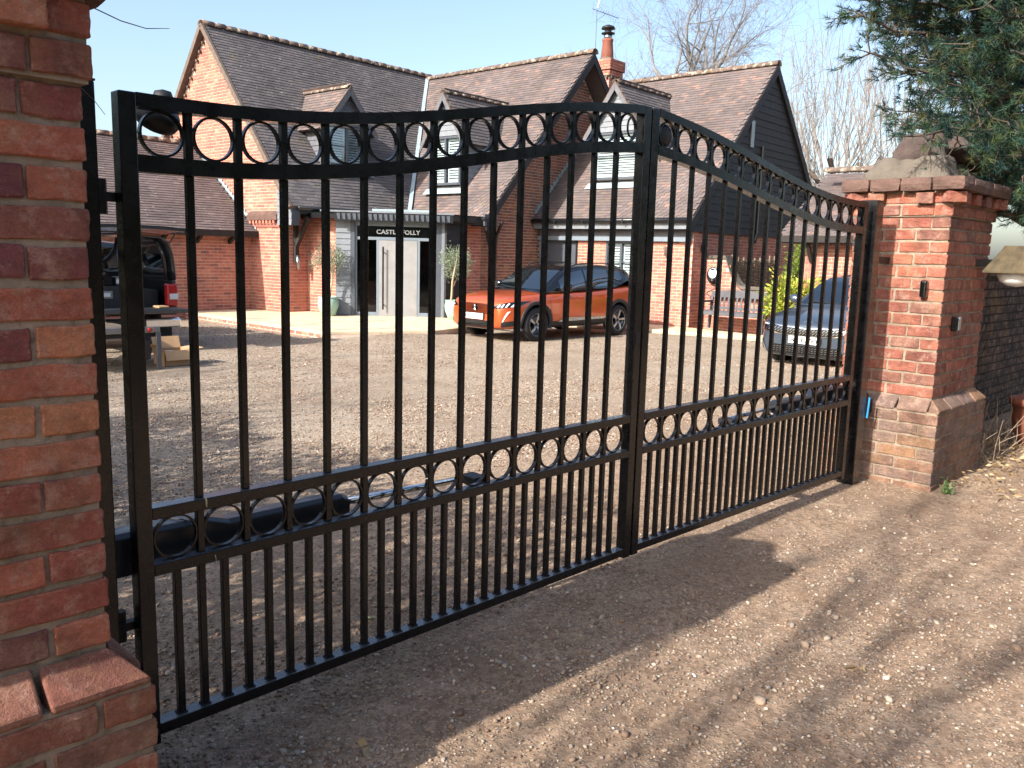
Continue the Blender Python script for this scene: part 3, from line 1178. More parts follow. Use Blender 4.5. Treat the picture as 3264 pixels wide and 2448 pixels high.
# dark round knob of a lamp behind the hinge corner of the left leaf
t = thing('gate_lamp', 'black round dish lamp behind the top hinge corner of the left leaf', 'lamp', (1.02, 2.42, 1.8))
m = MB().lathe([(0, .02), (.03, .03), (.055, .02), (.062, 0), (.055, -.018), (.03, -.03), (0, -.034)], (1.037, 2.41, 1.845), (.1, -.6, .78), 24)
m.build('dish', 'gate_rough', t, smooth=True)
m = MB().lathe([(0, .028), (.022, .022), (.03, 0), (.022, -.02), (0, -.028)], (1.05, 2.40, 1.895), (0, 0, 1), 18)
m.build('knob', 'gate_rough', t, smooth=True)
MB().tube([(1.04, 2.41, 1.82), (1.04, 2.38, 1.86), (1.04, 2.345, 1.87)], .008, 6).build('stem', 'gate_rough', t)
MB().tube([(1.085, 2.40, 1.80), (1.10, 2.4, 1.79), (1.125, 2.39, 1.785)], .0015, 5).build('wire', 'gate_rough', t)
# ------------------------------------------------------------------ house helpers
UNIT = None


def unit_box(mat):
    key = 'unit_' + mat
    if key not in VAR:
        me = fast_mesh(key, BOXV, BOXQ, mat)
        VAR[key] = me
    return VAR[key]


def place_boxes(name, parent, chunks, n_single, rest_name):
    """chunks: list of (C, A, B, N, material). The nearest n_single become objects, the rest ONE stuff part per material"""
    allC = np.concatenate([c[0] for c in chunks])
    idx = np.concatenate([np.full(len(c[0]), i) for i, c in enumerate(chunks)])
    loc = np.concatenate([np.arange(len(c[0])) for c in chunks])
    d = np.linalg.norm(allC - CAMP, axis=1)
    order = np.argsort(d)
    single = np.zeros(len(allC), bool)
    single[order[:n_single]] = True
    pinv = WORLD(parent).inverted()
    for g in order[:n_single]:
        C, A, B, N, mt = chunks[idx[g]]
        j = loc[g]
        o = bpy.data.objects.new(name, unit_box(mt))
        COL.objects.link(o)
        o.parent = parent
        o.matrix_parent_inverse = pinv
        o.matrix_basis = Matrix(((A[j][0], B[j][0], N[j][0], C[j][0]), (A[j][1], B[j][1], N[j][1], C[j][1]), (A[j][2], B[j][2], N[j][2], C[j][2]), (0, 0, 0, 1)))
    for mt in sorted(set(c[4] for c in chunks)):
        S = [[], [], [], []]
        for i, c in enumerate(chunks):
            if c[4] != mt:
                continue
            keep = ~single[idx == i]
            for q in range(4):
                S[q].append(np.asarray(c[q])[keep])
        S = [np.concatenate(s) for s in S]
        if len(S[0]):
            V, F, r = many_boxes(*S, rng.random(len(S[0])))
            link(rest_name, fast_mesh(rest_name, V, F, mt, r), parent, kind='stuff')


def tile_chunk(p0, along, up, length, slope_len, nrm, mat, keep=None, gauge=.1, width=.168, jit=.0012):
    p0, along, up, nrm = (np.asarray(x, float) for x in (p0, along, up, nrm))
    rows = int(slope_len / gauge)
    cols = int(length / width) + 1
    C, A, B, N = [], [], [], []
    for i in range(rows + 1):
        s = i * gauge
        n = cols
        a = (np.arange(n) + (.5 if i % 2 else 0.0)) * width
        ok = (a > .02) & (a < length - .02)
        a = a[ok]
        n = len(a)
        lift = .014 + np.abs(rng.normal(0, jit, n))
        c = p0 + along * a[:, None] + up * (s + .075 + rng.normal(0, .003, n))[:, None] + nrm * lift[:, None]
        sk = rng.normal(0, .006, n)
        C.append(c)
        A.append(along * (width / 2 - .0001) + up * (sk * width / 2)[:, None])
        B.append(np.tile(up * .082 - nrm * .0105, (n, 1)))
        N.append(np.tile(nrm * .0068, (n, 1)))
    C, A, B, N = (np.concatenate(x) for x in (C, A, B, N))
    if keep is not None:
        k = keep(C)
        C, A, B, N = C[k], A[k], B[k], N[k]
    return (C, A, B, N, mat)


def brick_chunk(p0, along, length, z0, z1, nrm, mat='brick_house', keep=None, course=.076, pitch=.227):
    """bricks proud of a wall plane; p0 at the start of the wall (z ignored)"""
    p0, along, nrm = (np.asarray(x, float) for x in (p0, along, nrm))
    C, A, B, N = [], [], [], []
    nc = int(round((z1 - z0) / course))
    for i in range(nc):
        zc = z0 + course * (i + .5)
        a = np.arange(-1, int(length / pitch) + 2) * pitch + (pitch / 2 if i % 2 else 0)
        lo = np.maximum(a, 0)
        hi = np.minimum(a + pitch, length)
        ok = hi - lo > .05
        lo, hi = lo[ok], hi[ok]
        n = len(lo)
        m = (lo + hi) / 2
        c = p0 * np.array((1, 1, 0)) + along * m[:, None] + ez * zc + nrm * (-.0125 + np.abs(rng.normal(0, .0012, n)))[:, None]
        C.append(c)
        A.append(along * ((hi - lo) / 2 - .0065)[:, None])
        B.append(np.tile(ez * (course / 2 - .0068), (n, 1)))
        N.append(np.tile(nrm * .014, (n, 1)))
    C, A, B, N = (np.concatenate(x) for x in (C, A, B, N))
    if keep is not None:
        k = keep(C)
        C, A, B, N = C[k], A[k], B[k], N[k]
    return (C, A, B, N, mat)


def uvz(C):
    return C @ e1, C @ e2, C[:, 2]


def ridge_tiles(parent, a, b, r=.12, mat='ridge_tile'):
    a, b = np.asarray(a, float), np.asarray(b, float)
    L = np.linalg.norm(b - a)
    n = max(1, int(round(L / .31)))
    d = (b - a) / L
    s = np.cross(d, ez)
    s /= np.linalg.norm(s)
    for i in range(n):
        m = MB()
        P = []
        for q in (0.0, 1.0):
            c = a + d * L * (i + q * 1.04) / n + ez * rng.normal(0, .004)
            P.append([c + s * r * math.cos(t) * 1.05 + ez * (r * math.sin(t) * .85 - .045 + (.006 if q else 0)) for t in np.linspace(-.2, math.pi + .2, 9)])
        m.grid(P)
        o = m.build('ridge_tile', mat, parent, smooth=True)
        sd = o.modifiers.new('thick', 'SOLIDIFY')
        sd.thickness = .016


def shutter_window(parent, Fm, a0, a1, z0, z1, lights, frame='frame_grey', bars=True, depth=.07):
    """casement window in the plane d=0 of mapping Fm(a, d, z): outer frame, mullions, panes, white louvred shutters"""
    T = Fm
    fw = .055
    fr = MB()
    fr.box((a0, -.02, z0), (a0 + fw, depth, z1), T).box((a1 - fw, -.02, z0), (a1, depth, z1), T)
    fr.box((a0 + fw, -.02, z1 - fw), (a1 - fw, depth, z1), T).box((a0 + fw, -.035, z0), (a1 - fw, depth, z0 + fw + .01), T)
    wl = (a1 - a0 - 2 * fw) / lights
    for i in range(1, lights):
        c = a0 + fw + wl * i
        fr.box((c - .03, -.015, z0 + fw + .01), (c + .03, depth, z1 - fw), T)
    fo = fr.build('window_frame', frame, parent, bevel=.004, seg=1)
    for i in range(lights):
        l = a0 + fw + wl * i + (.03 if i else 0)
        r = a0 + fw + wl * (i + 1) - (.03 if i < lights - 1 else 0)
        if bars:
            zm = (z0 + z1) / 2
            MB().box((l, .0, zm - .014), (r, .03, zm + .014), T).build('glazing_bar', frame, parent)
        MB().grid([[T(l, .022, z0 + fw), T(l, .022, z1 - fw)], [T(r, .022, z0 + fw), T(r, .022, z1 - fw)]]).build('pane', 'window_glass', parent)
        s = MB()
        sw = .035
        zb, zt = z0 + fw + .015, z1 - fw - .005
        s.box((l + .005, .08, zb), (l + sw, .105, zt), T).box((r - sw, .08, zb), (r - .005, .105, zt), T)
        s.box((l + sw, .08, zt - .05), (r - sw, .105, zt), T).box((l + sw, .08, zb), (r - sw, .105, zb + .05), T)
        n = max(4, int((zt - zb - .1) / .062))
        for j in range(n):
            zc = zb + .05 + (zt - zb - .1) * (j + .5) / n
            s.add([T(l + sw, .072, zc - .027), T(r - sw, .072, zc - .027), T(r - sw, .108, zc + .012), T(l + sw, .108, zc + .012),
                   T(l + sw, .075, zc - .033), T(r - sw, .075, zc - .033), T(r - sw, .111, zc + .006), T(l + sw, .111, zc + .006)], BOXF)
        s.build('shutter', 'white_paint', parent)
    MB().box((a0 + .02, .14, z0 + .02), (a1 - .02, .16, z1 - .02), T).build('room_dark', 'interior_grey', parent)
    return fo


def boards(parent, T, a0, a1, z0, z1, mat, h=.15, name='weatherboard', clip=None, t=.022):
    """overlapping horizontal boards, each its own piece; clip(z) -> (a_min, a_max)"""
    n = int(round((z1 - z0) / h))
    for i in range(n):
        zb = z0 + (z1 - z0) * i / n
        zt = z0 + (z1 - z0) * (i + 1) / n + .02
        la, ra = (a0, a1)
        lb, rb = la, ra
        if clip:
            la, ra = clip(zb)
            lb, rb = clip(zt)
            if rb - lb < .02:
                lb = rb = (la + ra) / 2
                lb -= .01
                rb += .01
            if ra - la < .06:
                continue
        j = rng.normal(0, .002)
        v = [T(la, -t - .006 + j, zb), T(ra, -t - .006 + j, zb), T(ra, 0, zb), T(la, 0, zb), T(lb, -.008, zt), T(rb, -.008, zt), T(rb, 0, zt), T(lb, 0, zt)]
        MB().add(v, BOXF).build(name, mat, parent)


def dormer(root, Fm, hw, zs, ze, za, depth, tile_mat, label=None, lights=2, zw0=3, zw1=4, front='dormer_grey'):
    """gabled dormer; Fm(a, d, z) with a across, d into the roof. hw: half width of the body"""
    body = MB()
    # body with gable
    poly = [Fm(-hw, .16, zs), Fm(hw, .16, zs), Fm(hw, .16, ze), Fm(0, .16, za - .16), Fm(-hw, .16, ze)]
    dv = np.array(Fm(0, depth, 0)) - np.array(Fm(0, 0, 0))
    body.prism(poly, dv * (depth - .16) / depth)
    for sg in (-1, 1):
        body.box((min(sg * hw, sg * (hw - .06)), 0, zs), (max(sg * hw, sg * (hw - .06)), .16, ze), Fm)
    body.prism([Fm(-hw, 0, zw1), Fm(hw, 0, zw1), Fm(hw, 0, ze), Fm(0, 0, za - .16), Fm(-hw, 0, ze)], dv * .16 / depth)
    bo = body.build('dormer', 'board_grey', root, label=label)
    # cheeks in boards
    for sgn in (-1, 1):
        Tc = (lambda a, d, z, s=sgn: Fm(s * hw - d * s, a, z))
        boards(bo, Tc, 0.02, depth - .02, zs, ze - .05, front, .14)
    # front: boards over the window
    zw0 = zw0 if zw0 is not None else zs + .06
    zw1 = zw1 if zw1 is not None else ze - .1
    slope = (za - .16 - ze) / hw
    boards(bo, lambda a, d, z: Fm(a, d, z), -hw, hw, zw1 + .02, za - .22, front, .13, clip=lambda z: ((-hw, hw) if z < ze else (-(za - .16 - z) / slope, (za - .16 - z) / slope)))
    MB().box((-hw - .01, -.03, zs - .02), (-hw + .07, .0, zw1 + .02), Fm).build('corner_board', 'frame_grey', bo)
    MB().box((hw - .07, -.03, zs - .02), (hw + .01, .0, zw1 + .02), Fm).build('corner_board', 'frame_grey', bo)
    shutter_window(bo, lambda a, d, z: Fm(a, d - .045, z), -hw + .07, hw - .07, zw0, zw1, lights, depth=.04)
    # lead apron below the sill
    MB().add([Fm(-hw - .08, -.03, zs), Fm(hw + .08, -.03, zs), Fm(hw + .1, -.16, zs - .14), Fm(-hw - .1, -.16, zs - .14),
              Fm(-hw - .08, -.01, zs + .02), Fm(hw + .08, -.01, zs + .02), Fm(hw + .1, -.15, zs - .12), Fm(-hw - .1, -.15, zs - .12)], BOXF).build('lead_apron', 'lead', bo)
    # roof: two tiled slopes with an overhang
    ov, fo = .2, .17
    ax = np.array(Fm(1, 0, 0)) - np.array(Fm(0, 0, 0))
    dx = np.array(Fm(0, 1, 0)) - np.array(Fm(0, 0, 0))
    chunks = []
    slab = MB()
    for sgn in (-1, 1):
        foot = np.array(Fm(sgn * (hw + ov), -fo, ze - slope * ov))
        top = np.array(Fm(0, -fo, za - .1))
        up = top - foot
        sl = np.linalg.norm(up)
        up /= sl
        nrm = np.cross(up, dx) * (1 if sgn > 0 else -1)
        if nrm[2] < 0:
            nrm = -nrm
        chunks.append(tile_chunk(foot + up * .0, dx, up, depth + fo, sl, nrm, tile_mat))
        slab.add([foot - nrm * .03, top - nrm * .03, top - nrm * .03 + dx * (depth + fo), foot - nrm * .03 + dx * (depth + fo), foot, top, top + dx * (depth + fo), foot + dx * (depth + fo)], BOXF)
        # bargeboard
        b0 = foot - dx * .02 - nrm * .01
        b1 = top - dx * .02 - nrm * .01
        MB().add([b0, b1, b1 - ez * .17, b0 - ez * .15, b0 + dx * .03, b1 + dx * .03, b1 + dx * .03 - ez * .17, b0 + dx * .03 - ez * .15], BOXF).build('bargeboard', 'board_grey', bo)
        MB().add([b0 + ez * .0, b1 + ez * .0, b1 + ez * .05, b0 + ez * .05, b0 + dx * .1, b1 + dx * .1, b1 + dx * .1 + ez * .05, b0 + dx * .1 + ez * .05], BOXF).build('verge', 'timber_edge', bo)
    slab.build('roof_deck', 'timber_dark', bo)
    place_boxes('tile', bo, chunks, 0, 'roof_tiles')
    ridge_tiles(bo, Fm(0, -fo, za - .05), Fm(0, depth, za - .05), .085)
    return bo


# ------------------------------------------------------------------ the house
Z0 = -.22


def build_house():
    GV = 14.65          # plane of the middle wing's end gable
    root = thing('house', 'large red brick house with steep tiled roofs and three dormers', 'house', H(15, 16, Z0))
    # --- walls (mortar coloured backing, bricks are laid in front of it)
    m = MB()
    r = .0045
    zA = lambda v: 2.45 + (v - 16.95) * 1.2212
    gab = [H(11.7 + r, 17.56, Z0), H(11.7 + r, 23.8, Z0), H(11.7 + r, 23.8, 3.1), H(11.7 + r, 20.68, 6.86), H(11.7 + r, 17.56, 3.1)]
    m.prism(gab, e1 * .3)
    m.box((11.99, 17.56 + r, Z0), (16.0, 17.86, 2.6), H)
    # brick return beside the porch
    m.box((12.48 + r, 16.2, Z0), (12.75, 17.57, 2.3), H)
    m.box((14.59, GV + r, Z0), (15.6, GV + .3, 2.2), H)
    # range B: west wall, end gable
    m.box((15.55 + r, GV + r, Z0), (15.85, 17.7, 2.55), H)
    m.prism([H(15.56, GV + r, Z0), H(17.95, GV + r, Z0), H(22.9, GV + r, 2.5), H(19.25, GV + r, 6.74), H(15.56, GV + r, 2.6)], e2 * .3)
    # range C
    for (va, vb, za_, zb_) in ((10.0 + r, 11.16, Z0, 2.4), (11.16, 12.46, Z0, .86), (11.16, 12.46, 1.88, 2.4), (12.46, 13.35, Z0, 2.4), (13.35, 14.55, 1.9, 2.4), (14.55, 14.68, Z0, 2.4)):
        m.box((17.86 + r, va, za_), (18.16, vb, zb_), H)
    m.box((18.14, 10.0 + r, Z0), (25.1, 10.3, 2.3), H)
    m.build('wall', 'mortar_house', root)
    ch = []
    n_u, n_v = -e1, -e2
    ch.append(brick_chunk(H(11.7, 23.8, 0), -e2, 6.24, Z0, 6.9, n_u, keep=lambda C: uvz(C)[2] < 6.80 - np.abs(uvz(C)[1] - 20.68) * 1.2212 - .02))
    ch.append(brick_chunk(H(11.7, 17.56, 0), e1, .78, Z0, 2.45, n_v))
    ch.append(brick_chunk(H(12.48, 17.55, 0), -e2, 1.34, Z0, 2.3, n_u))
    ch.append(brick_chunk(H(15.55, 17.5, 0), -e2, 2.85, Z0, 2.45, n_u))
    ch.append(brick_chunk(H(15.55, GV, 0), e1, 7.3, Z0, 6.7, n_v, 'brick_plinth', keep=lambda C: (uvz(C)[2] < 6.68 - np.abs(uvz(C)[0] - 19.25) * 1.136) & ((uvz(C)[0] < 17.86) | (uvz(C)[2] > 2.2))))  # darker plinth brick puts the shade of this end gable into its colour
    ch.append(brick_chunk(H(14.59, GV, 0), e1, .96, Z0, 2.2, n_v))
    for va, vb, za_, zb_ in ((11.16, 10.0, Z0, 1.98), (12.46, 11.16, Z0, .84), (13.35, 12.46, Z0, 1.98)):
        ch.append(brick_chunk(H(17.86, va, 0), -e2, va - vb, Z0, zb_, n_u))
    ch.append(brick_chunk(H(17.86, 10.0, 0), e1, 7.2, Z0, 2.2, n_v))
    place_boxes('brick', root, ch, 300, 'brickwork')

    # --- roofs
    deck = MB()
    tl = []
    upA = np.array(H(0, 3.73, 4.555))
    lenA = np.linalg.norm(upA)
    upA /= lenA
    nA = np.cross(e1, upA)
    zB = lambda u: 2.33 + (u - 15.15) * 1.115
    tl.append(tile_chunk(H(11.54, 16.95, 2.45), e1, upA, 8.2, lenA, nA, 'tile_a', keep=lambda C: C[:, 2] > zB(uvz(C)[0]) - .25))
    upB = np.array(H(4.1, 0, 4.57))
    lenB = np.linalg.norm(upB)
    upB /= lenB
    nB = np.cross(-e2, upB)
    nB = nB if nB[2] > 0 else -nB
    tl.append(tile_chunk(H(15.15, 14.08, 2.33), e2, upB, 6.6, lenB, nB, 'tile_b', keep=lambda C: C[:, 2] > zA(uvz(C)[1]) - .3))
    upC = np.array(H(3.97, 0, 4.1))
    lenC = np.linalg.norm(upC)
    upC /= lenC
    nC = np.cross(-e2, upC)
    nC = nC if nC[2] > 0 else -nC
    tl.append(tile_chunk(H(17.53, 9.88, 2.4), e2, upC, 4.76, lenC, nC, 'tile_b'))
    d_ = .05

    def slab(p, al, up, L, S, n):
        p, al, up, n = (np.asarray(x, float) for x in (p, al, up, n))
        a, b, c, d = p, p + al * L, p + al * L + up * S, p + up * S
        deck.add([a - n * d_, b - n * d_, c - n * d_, d - n * d_, a, b, c, d], BOXF)
    slab(H(11.54, 16.95, 2.45), e1, upA, 8.2, lenA, nA)
    slab(H(15.15, 14.08, 2.33), e2, upB, 6.7, lenB, nB)
    slab(H(17.53, 9.88, 2.4), e2, upC, 4.76, lenC, nC)
    # far slopes
    for p, al, L, dn, S in ((H(11.54, 20.68, 7.0), e1, 8.2, np.array(H(0, 3.73, -4.555)), lenA), (H(19.25, 14.08, 6.9), e2, 6.7, np.array(H(4.1, 0, -4.57)), lenB), (H(21.5, 9.88, 6.5), e2, 4.76, np.array(H(3.97, 0, -4.1)), lenC)):
        dn = dn / np.linalg.norm(dn)
        n = np.cross(al, dn)
        n = n if n[2] > 0 else -n
        slab(p, al, dn, L, S, n)
    roof = deck.build('roof', 'tile_b', root)
    place_boxes('tile', roof, tl, 300, 'roof_tiles')
    ridge_tiles(roof, H(11.54, 20.68, 7.03), H(19.4, 20.68, 7.03), .13)
    ridge_tiles(roof, H(19.25, 20.6, 6.93), H(19.25, 14.06, 6.93), .13)
    ridge_tiles(roof, H(21.5, 14.5, 6.53), H(21.5, 9.86, 6.53), .13)
    # valley lead between wings
    vb = [H(15.2 + t * 4.0, 16.9 + t * 3.66, 2.5 + t * 4.44) for t in (0, 1)]
    m = MB().bar(np.array(vb[0]) + ez * .05, np.array(vb[1]) + ez * .02, .10, .02)
    m.build('valley_lead', 'lead', roof)

    # verge of the brick gable: tile edge strip on both slopes, corbelled brick dots
    for sgn in (-1, 1):
        a = np.array(H(11.56, 20.68, 6.97))
        b = np.array(H(11.56, 20.68 + sgn * 3.73, 2.41))
        MB().bar(a, b, .075, .12).build('verge', 'timber_edge', roof)
        for i in range(22):
            t = (i + .7) / 23
            p = a + (b - a) * t + e1 * .10 - ez * .26
            MB().obox(p, e1 * .028, e2 * .036, ez * .03).build('verge_corbel', 'brick_dark', roof)
    # boxed eaves end right of the gable
    T = lambda a, d, z: H(11.64 + d, a, z)
    boards(root, T, 16.97, 17.56, 2.02, 3.05, 'dormer_grey', .145, clip=lambda z: (min(17.5, max(16.99, 16.95 + (z - 2.42) / 1.2212)), 17.56))
    m = MB().prism([H(11.64, 17.56, 2.02), H(11.64, 16.99, 2.02), H(11.64, 16.99, 2.42), H(11.64, 17.56, 3.08)], e1 * .22)
    m.build('eaves_box', 'frame_grey', root)
    # kneeler ledge with dentils
    MB().prism([H(11.7, 18.83, 2.14), H(11.59, 18.83, 2.14), H(11.59, 18.83, 2.25), H(11.7, 18.83, 2.36)], -e2 * 1.27).build('ledge', 'stone_cap', root)
    for i in range(8):
        v = 18.74 - i * .145
        MB().box((11.61, v - .05, 2.055), (11.72, v + .03, 2.14), H).build('dentil', 'brick_house', root)
    MB().box((11.665, 17.56, 1.98), (11.71, 18.83, 2.045), H).build('string_course', 'brick_house', root)

    # --- eaves, gutters, fascias
    m = MB().tube([H(11.75, 16.9, 2.42), H(15.2, 16.9, 2.42)], .055, 8)
    m.build('gutter', 'gutter_black', root, smooth=True)
    MB().box((11.86, 16.98, 2.28), (15.4, 17.03, 2.44), H).build('fascia', 'gutter_black', root)
    MB().tube([H(15.08, 14.05, 2.3), H(15.08, 17.0, 2.3)], .055, 8).build('gutter', 'gutter_black', root, smooth=True)
    MB().box((15.17, 14.1, 2.15), (15.21, 17.0, 2.32), H).build('fascia', 'gutter_black', root)
    MB().box((15.21, 14.1, 2.14), (15.56, 17.0, 2.17), H).build('soffit', 'timber_dark', root)
    MB().box((15.06, 14.06, 2.14), (15.5, 14.12, 2.42), H).build('eaves_end', 'frame_grey', root)
    MB().tube([H(17.46, 9.95, 2.37), H(17.46, 14.6, 2.37)], .06, 8).build('gutter', 'gutter_black', root, smooth=True)
    for v in (10.4, 11.7, 12.9, 13.8):
        MB().box((17.39, v - .02, 2.30), (17.53, v + .02, 2.39), H).build('gutter_bracket', 'gutter_black', root)
    MB().box((17.54, 9.95, 2.17), (17.575, 14.6, 2.335), H).build('fascia', 'dormer_grey', root)
    MB().box((17.576, 9.95, 2.15), (17.87, 14.6, 2.18), H).build('soffit', 'timber_dark', root)
    MB().box((17.80, 10.02, 1.99), (17.86, 14.62, 2.15), H).build('frieze_board', 'board_grey', root)
    MB().box((17.74, 10.02, 1.885), (17.86, 14.62, 1.985), H).build('lintel_beam', 'frame_mid', root)
    # bargeboards of B and C end gables
    for (u0, z0, u1, z1, v) in ((15.12, 2.26, 19.25, 6.86, 14.06), (19.25, 6.86, 23.3, 2.3, 14.06), (17.5, 2.32, 21.5, 6.47, 9.86), (21.5, 6.47, 25.45, 2.35, 9.86)):
        MB().add([H(u0, v, z0 + .02), H(u1, v, z1 + .02), H(u1, v, z1 - .24), H(u0, v, z0 - .24), H(u0, v + .04, z0 + .02), H(u1, v + .04, z1 + .02), H(u1, v + .04, z1 - .24), H(u0, v + .04, z0 - .24)], BOXF).build('bargeboard', 'board_black', root)
    # C gable in black boards
    m = MB().prism([H(17.6, 9.96, 2.12), H(25.4, 9.96, 2.12), H(21.5, 9.96, 6.3)], e2 * .06)
    m.build('gable_panel', 'board_black', root)
    boards(root, lambda a, d, z: H(a, 9.955 + d, z), 17.6, 25.4, 2.12, 6.25, 'board_black', .172, clip=lambda z: (17.6 + (z - 2.12) * .933, 25.4 - (z - 2.12) * .933))
    MB().box((20.28, 9.90, 4.3), (20.46, 9.935, 4.95), H).build('bat_box', 'alu', root)
    MB().tube([H(21.0, 9.9, 4.4), H(21.0, 9.9, 2.2), H(20.9, 9.9, 2.0), H(20.9, 9.93, 1.95)], .045, 8).build('soil_pipe', 'gutter_black', root)
    # step flashing where the C roof meets the B gable
    for i in range(28):
        t = i / 28
        u, z = 17.62 + t * 3.0, 2.58 + t * 3.1
        MB().box((u, GV - .03, z - .02), (u + .11, GV - .008, z + .11), H).build('step_flashing', 'lead', root)
    # brackets and downpipes
    for pts, rr in (([H(15.62, 14.0, 2.25), H(15.98, 14.5, 1.95), H(16.02, 14.58, 1.7), H(16.02, 14.58, -.1)], .045),):
        MB().tube(pts, rr, 8).build('downpipe', 'gutter_black', root, smooth=True)
    MB().bar(H(15.3, 14.22, 2.1), H(15.56, 14.22, 1.35), .09, .09).build('brace', 'timber_dark', root)
    MB().bar(H(12.1, 16.98, 2.22), H(12.1, 17.5, 1.55), .1, .1).build('brace', 'timber_dark', root)
    MB().box((12.05, 17.46, 1.15), (12.15, 17.55, 2.3), H).build('wall_post', 'timber_dark', root)
    MB().tube([H(12.1, 17.43, .98), H(12.1, 17.43, 1.32)], .05, 12).build('wall_light', 'steel', root, smooth=True)
    MB().box((17.78, 10.55, 1.55), (17.85, 10.72, 1.76), H).build('air_brick', 'stone_cap', root)

    # --- C wall door and window
    T = lambda a, d, z: H(17.86 + d, 12.0 - a, z)
    shutter_window(root, T, -.46, .84, .86, 1.88, 3)
    MB().box((-.5, -.06, .80), (.88, .06, .86), T).build('window_sill', 'frame_grey', root, bevel=.005, seg=1)
    T2 = lambda a, d, z: H(17.86 + d, 14.55 - a * 1.2, z)
    MB().box((.02, .04, Z0), (.98, .08, 1.9), T2).build('side_door', 'frame_grey', root, bevel=.006)
    MB().box((.2, .03, .3), (.8, .045, 1.6), T2).build('door_panel', 'frame_grey', root, bevel=.006)
    MB().box((.0, .0, Z0), (.06, .1, 1.9), T2).box((.94, .0, Z0), (1.0, .1, 1.9), T2).build('door_frame', 'gutter_black', root)
    MB().box((-.02, -.09, .4), (.10, .02, 1.88), T2).build('shutter_post', 'dormer_grey', root)

    # --- chimney
    cu, cv = 21.2, 14.95
    m = MB().box((cu, cv, 3.5), (cu + .6, cv + .62, 6.95), H)
    st = m.build('chimney', 'mortar_house', roof)
    cc = []
    for p0, al, L, n in ((H(cu, cv + .62, 0), -e2, .62, n_u), (H(cu, cv, 0), e1, .6, n_v)):
        cc.append(brick_chunk(p0, al, L, 4.6, 6.9, n, 'brick_house'))
    cc.append(brick_chunk(H(cu - .045, cv + .665, 0), -e2, .71, 6.74, 6.895, n_u))
    cc.append(brick_chunk(H(cu - .045, cv - .045, 0), e1, .69, 6.74, 6.895, n_v))
    cc.append(brick_chunk(H(cu - .09, cv + .71, 0), -e2, .80, 6.9, 7.20, n_u))
    cc.append(brick_chunk(H(cu - .09, cv - .09, 0), e1, .78, 6.9, 7.20, n_v))
    place_boxes('brick', st, cc, 40, 'brickwork')
    m = MB().box((cu - .04, cv - .04, 6.72), (cu + .64, cv + .66, 6.9), H).box((cu - .085, cv - .085, 6.9), (cu + .685, cv + .705, 7.2), H)
    m.build('chimney_head', 'brick_dark', roof)
    for k in range(4):
        MB().box((cu - .08, cv + .02 + k * .16, 6.66), (cu + .0, cv + .1 + k * .16, 6.74), H).build('dentil', 'brick_dark', roof)
        MB().box((cu + .02 + k * .16, cv - .08, 6.66), (cu + .1 + k * .16, cv + .0, 6.74), H).build('dentil', 'brick_dark', roof)
    c = H(cu + .3, cv + .31, 7.2)
    MB().lathe([(0, 0), (.24, 0), (.2, .1), (0, .12)], c, ez, 16).build('flaunching', 'stone_rough', roof, smooth=True)
    MB().lathe([(.17, .05), (.19, .12), (.175, .3), (.15, .55), (.165, .58), (.165, .64), (.13, .64), (.12, .3)], c, ez, 20).build('chimney_pot', 'terracotta', roof, smooth=True)
    MB().lathe([(0, .6), (.12, .6), (.12, .78), (.2, .79), (.2, .81), (.1, .83), (.1, .92), (.21, .93), (.18, .99), (.06, 1.04), (0, 1.05)], c, ez, 20).build('flue_cowl', 'gate_rough', roof, smooth=True)
    MB().lathe([(.122, .62), (.124, .62), (.124, .77), (.122, .77)], c, ez, 20).build('flue_liner', 'steel', roof, smooth=True)
    # aerial on the chimney
    a = np.array(H(cu - .12, cv + .45, 6.9))
    m = MB().tube([a, a + ez * 1.75], .014, 6)
    b = a + ez * 1.7
    dr = (e1 * .9 - e2 * .4)
    dr /= np.linalg.norm(dr)
    pr = np.cross(dr, ez)
    m.tube([b - dr * .15, b + dr * .75 - ez * .14], .01, 5)
    for i in range(9):
        q = b + dr * (.05 + .08 * i) - ez * (.14 * (.05 + .08 * i) / .75)
        m.tube([q - ez * .06 - pr * .1, q + ez * .06 + pr * .1], .004, 4)
    m.tube([b - dr * .12 - ez * .2, b - dr * .12 + ez * .22], .006, 4)
    m.tube([b + ez * .0, b + ez * .35 + dr * .1], .006, 4)
    m.tube([b - ez * .3, b + dr * .3 - ez * .08], .006, 4)
    m.build('aerial', 'steel', roof)

    # --- dormers
    dormer(root, lambda a, d, z: H(15.72 + d, 16.08 - a, z), .62, 3.12, 4.5, 5.6, 2.3, 'tile_a', 'dormer of the middle wing with pale boarded gable', 2, zw0=3.2, zw1=4.42)
    dormer(root, lambda a, d, z: H(18.4 + d, 12.66 - a, z), .74, 3.36, 4.75, 5.92, 2.5, 'tile_a', 'dormer of the right wing above the orange car', 2, zw0=3.44, zw1=4.62)
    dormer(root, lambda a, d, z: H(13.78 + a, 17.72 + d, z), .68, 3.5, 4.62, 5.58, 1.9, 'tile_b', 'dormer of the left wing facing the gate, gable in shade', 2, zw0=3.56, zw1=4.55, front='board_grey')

    # --- porch: a glazed box set across the inner corner
    pz = -.04
    dd, nn, KK = (e1 - e2) / math.sqrt(2), (e1 + e2) / math.sqrt(2), 28.35 / math.sqrt(2)
    P = lambda a, d, z: dd * a + nn * (KK + d) + ez * z
    MB().box((-2.76, .02, pz), (-2.42, .3, 2.2), P).build('porch_wall', 'board_grey', root)
    boards(root, lambda a, d, z: P(a, d + .02, z), -2.75, -2.42, pz + .02, 2.15, 'dormer_grey', .135)
    MB().box((-2.42, .0, pz), (-2.32, .25, 2.2), P).build('porch_post', 'frame_grey', root, bevel=.005)
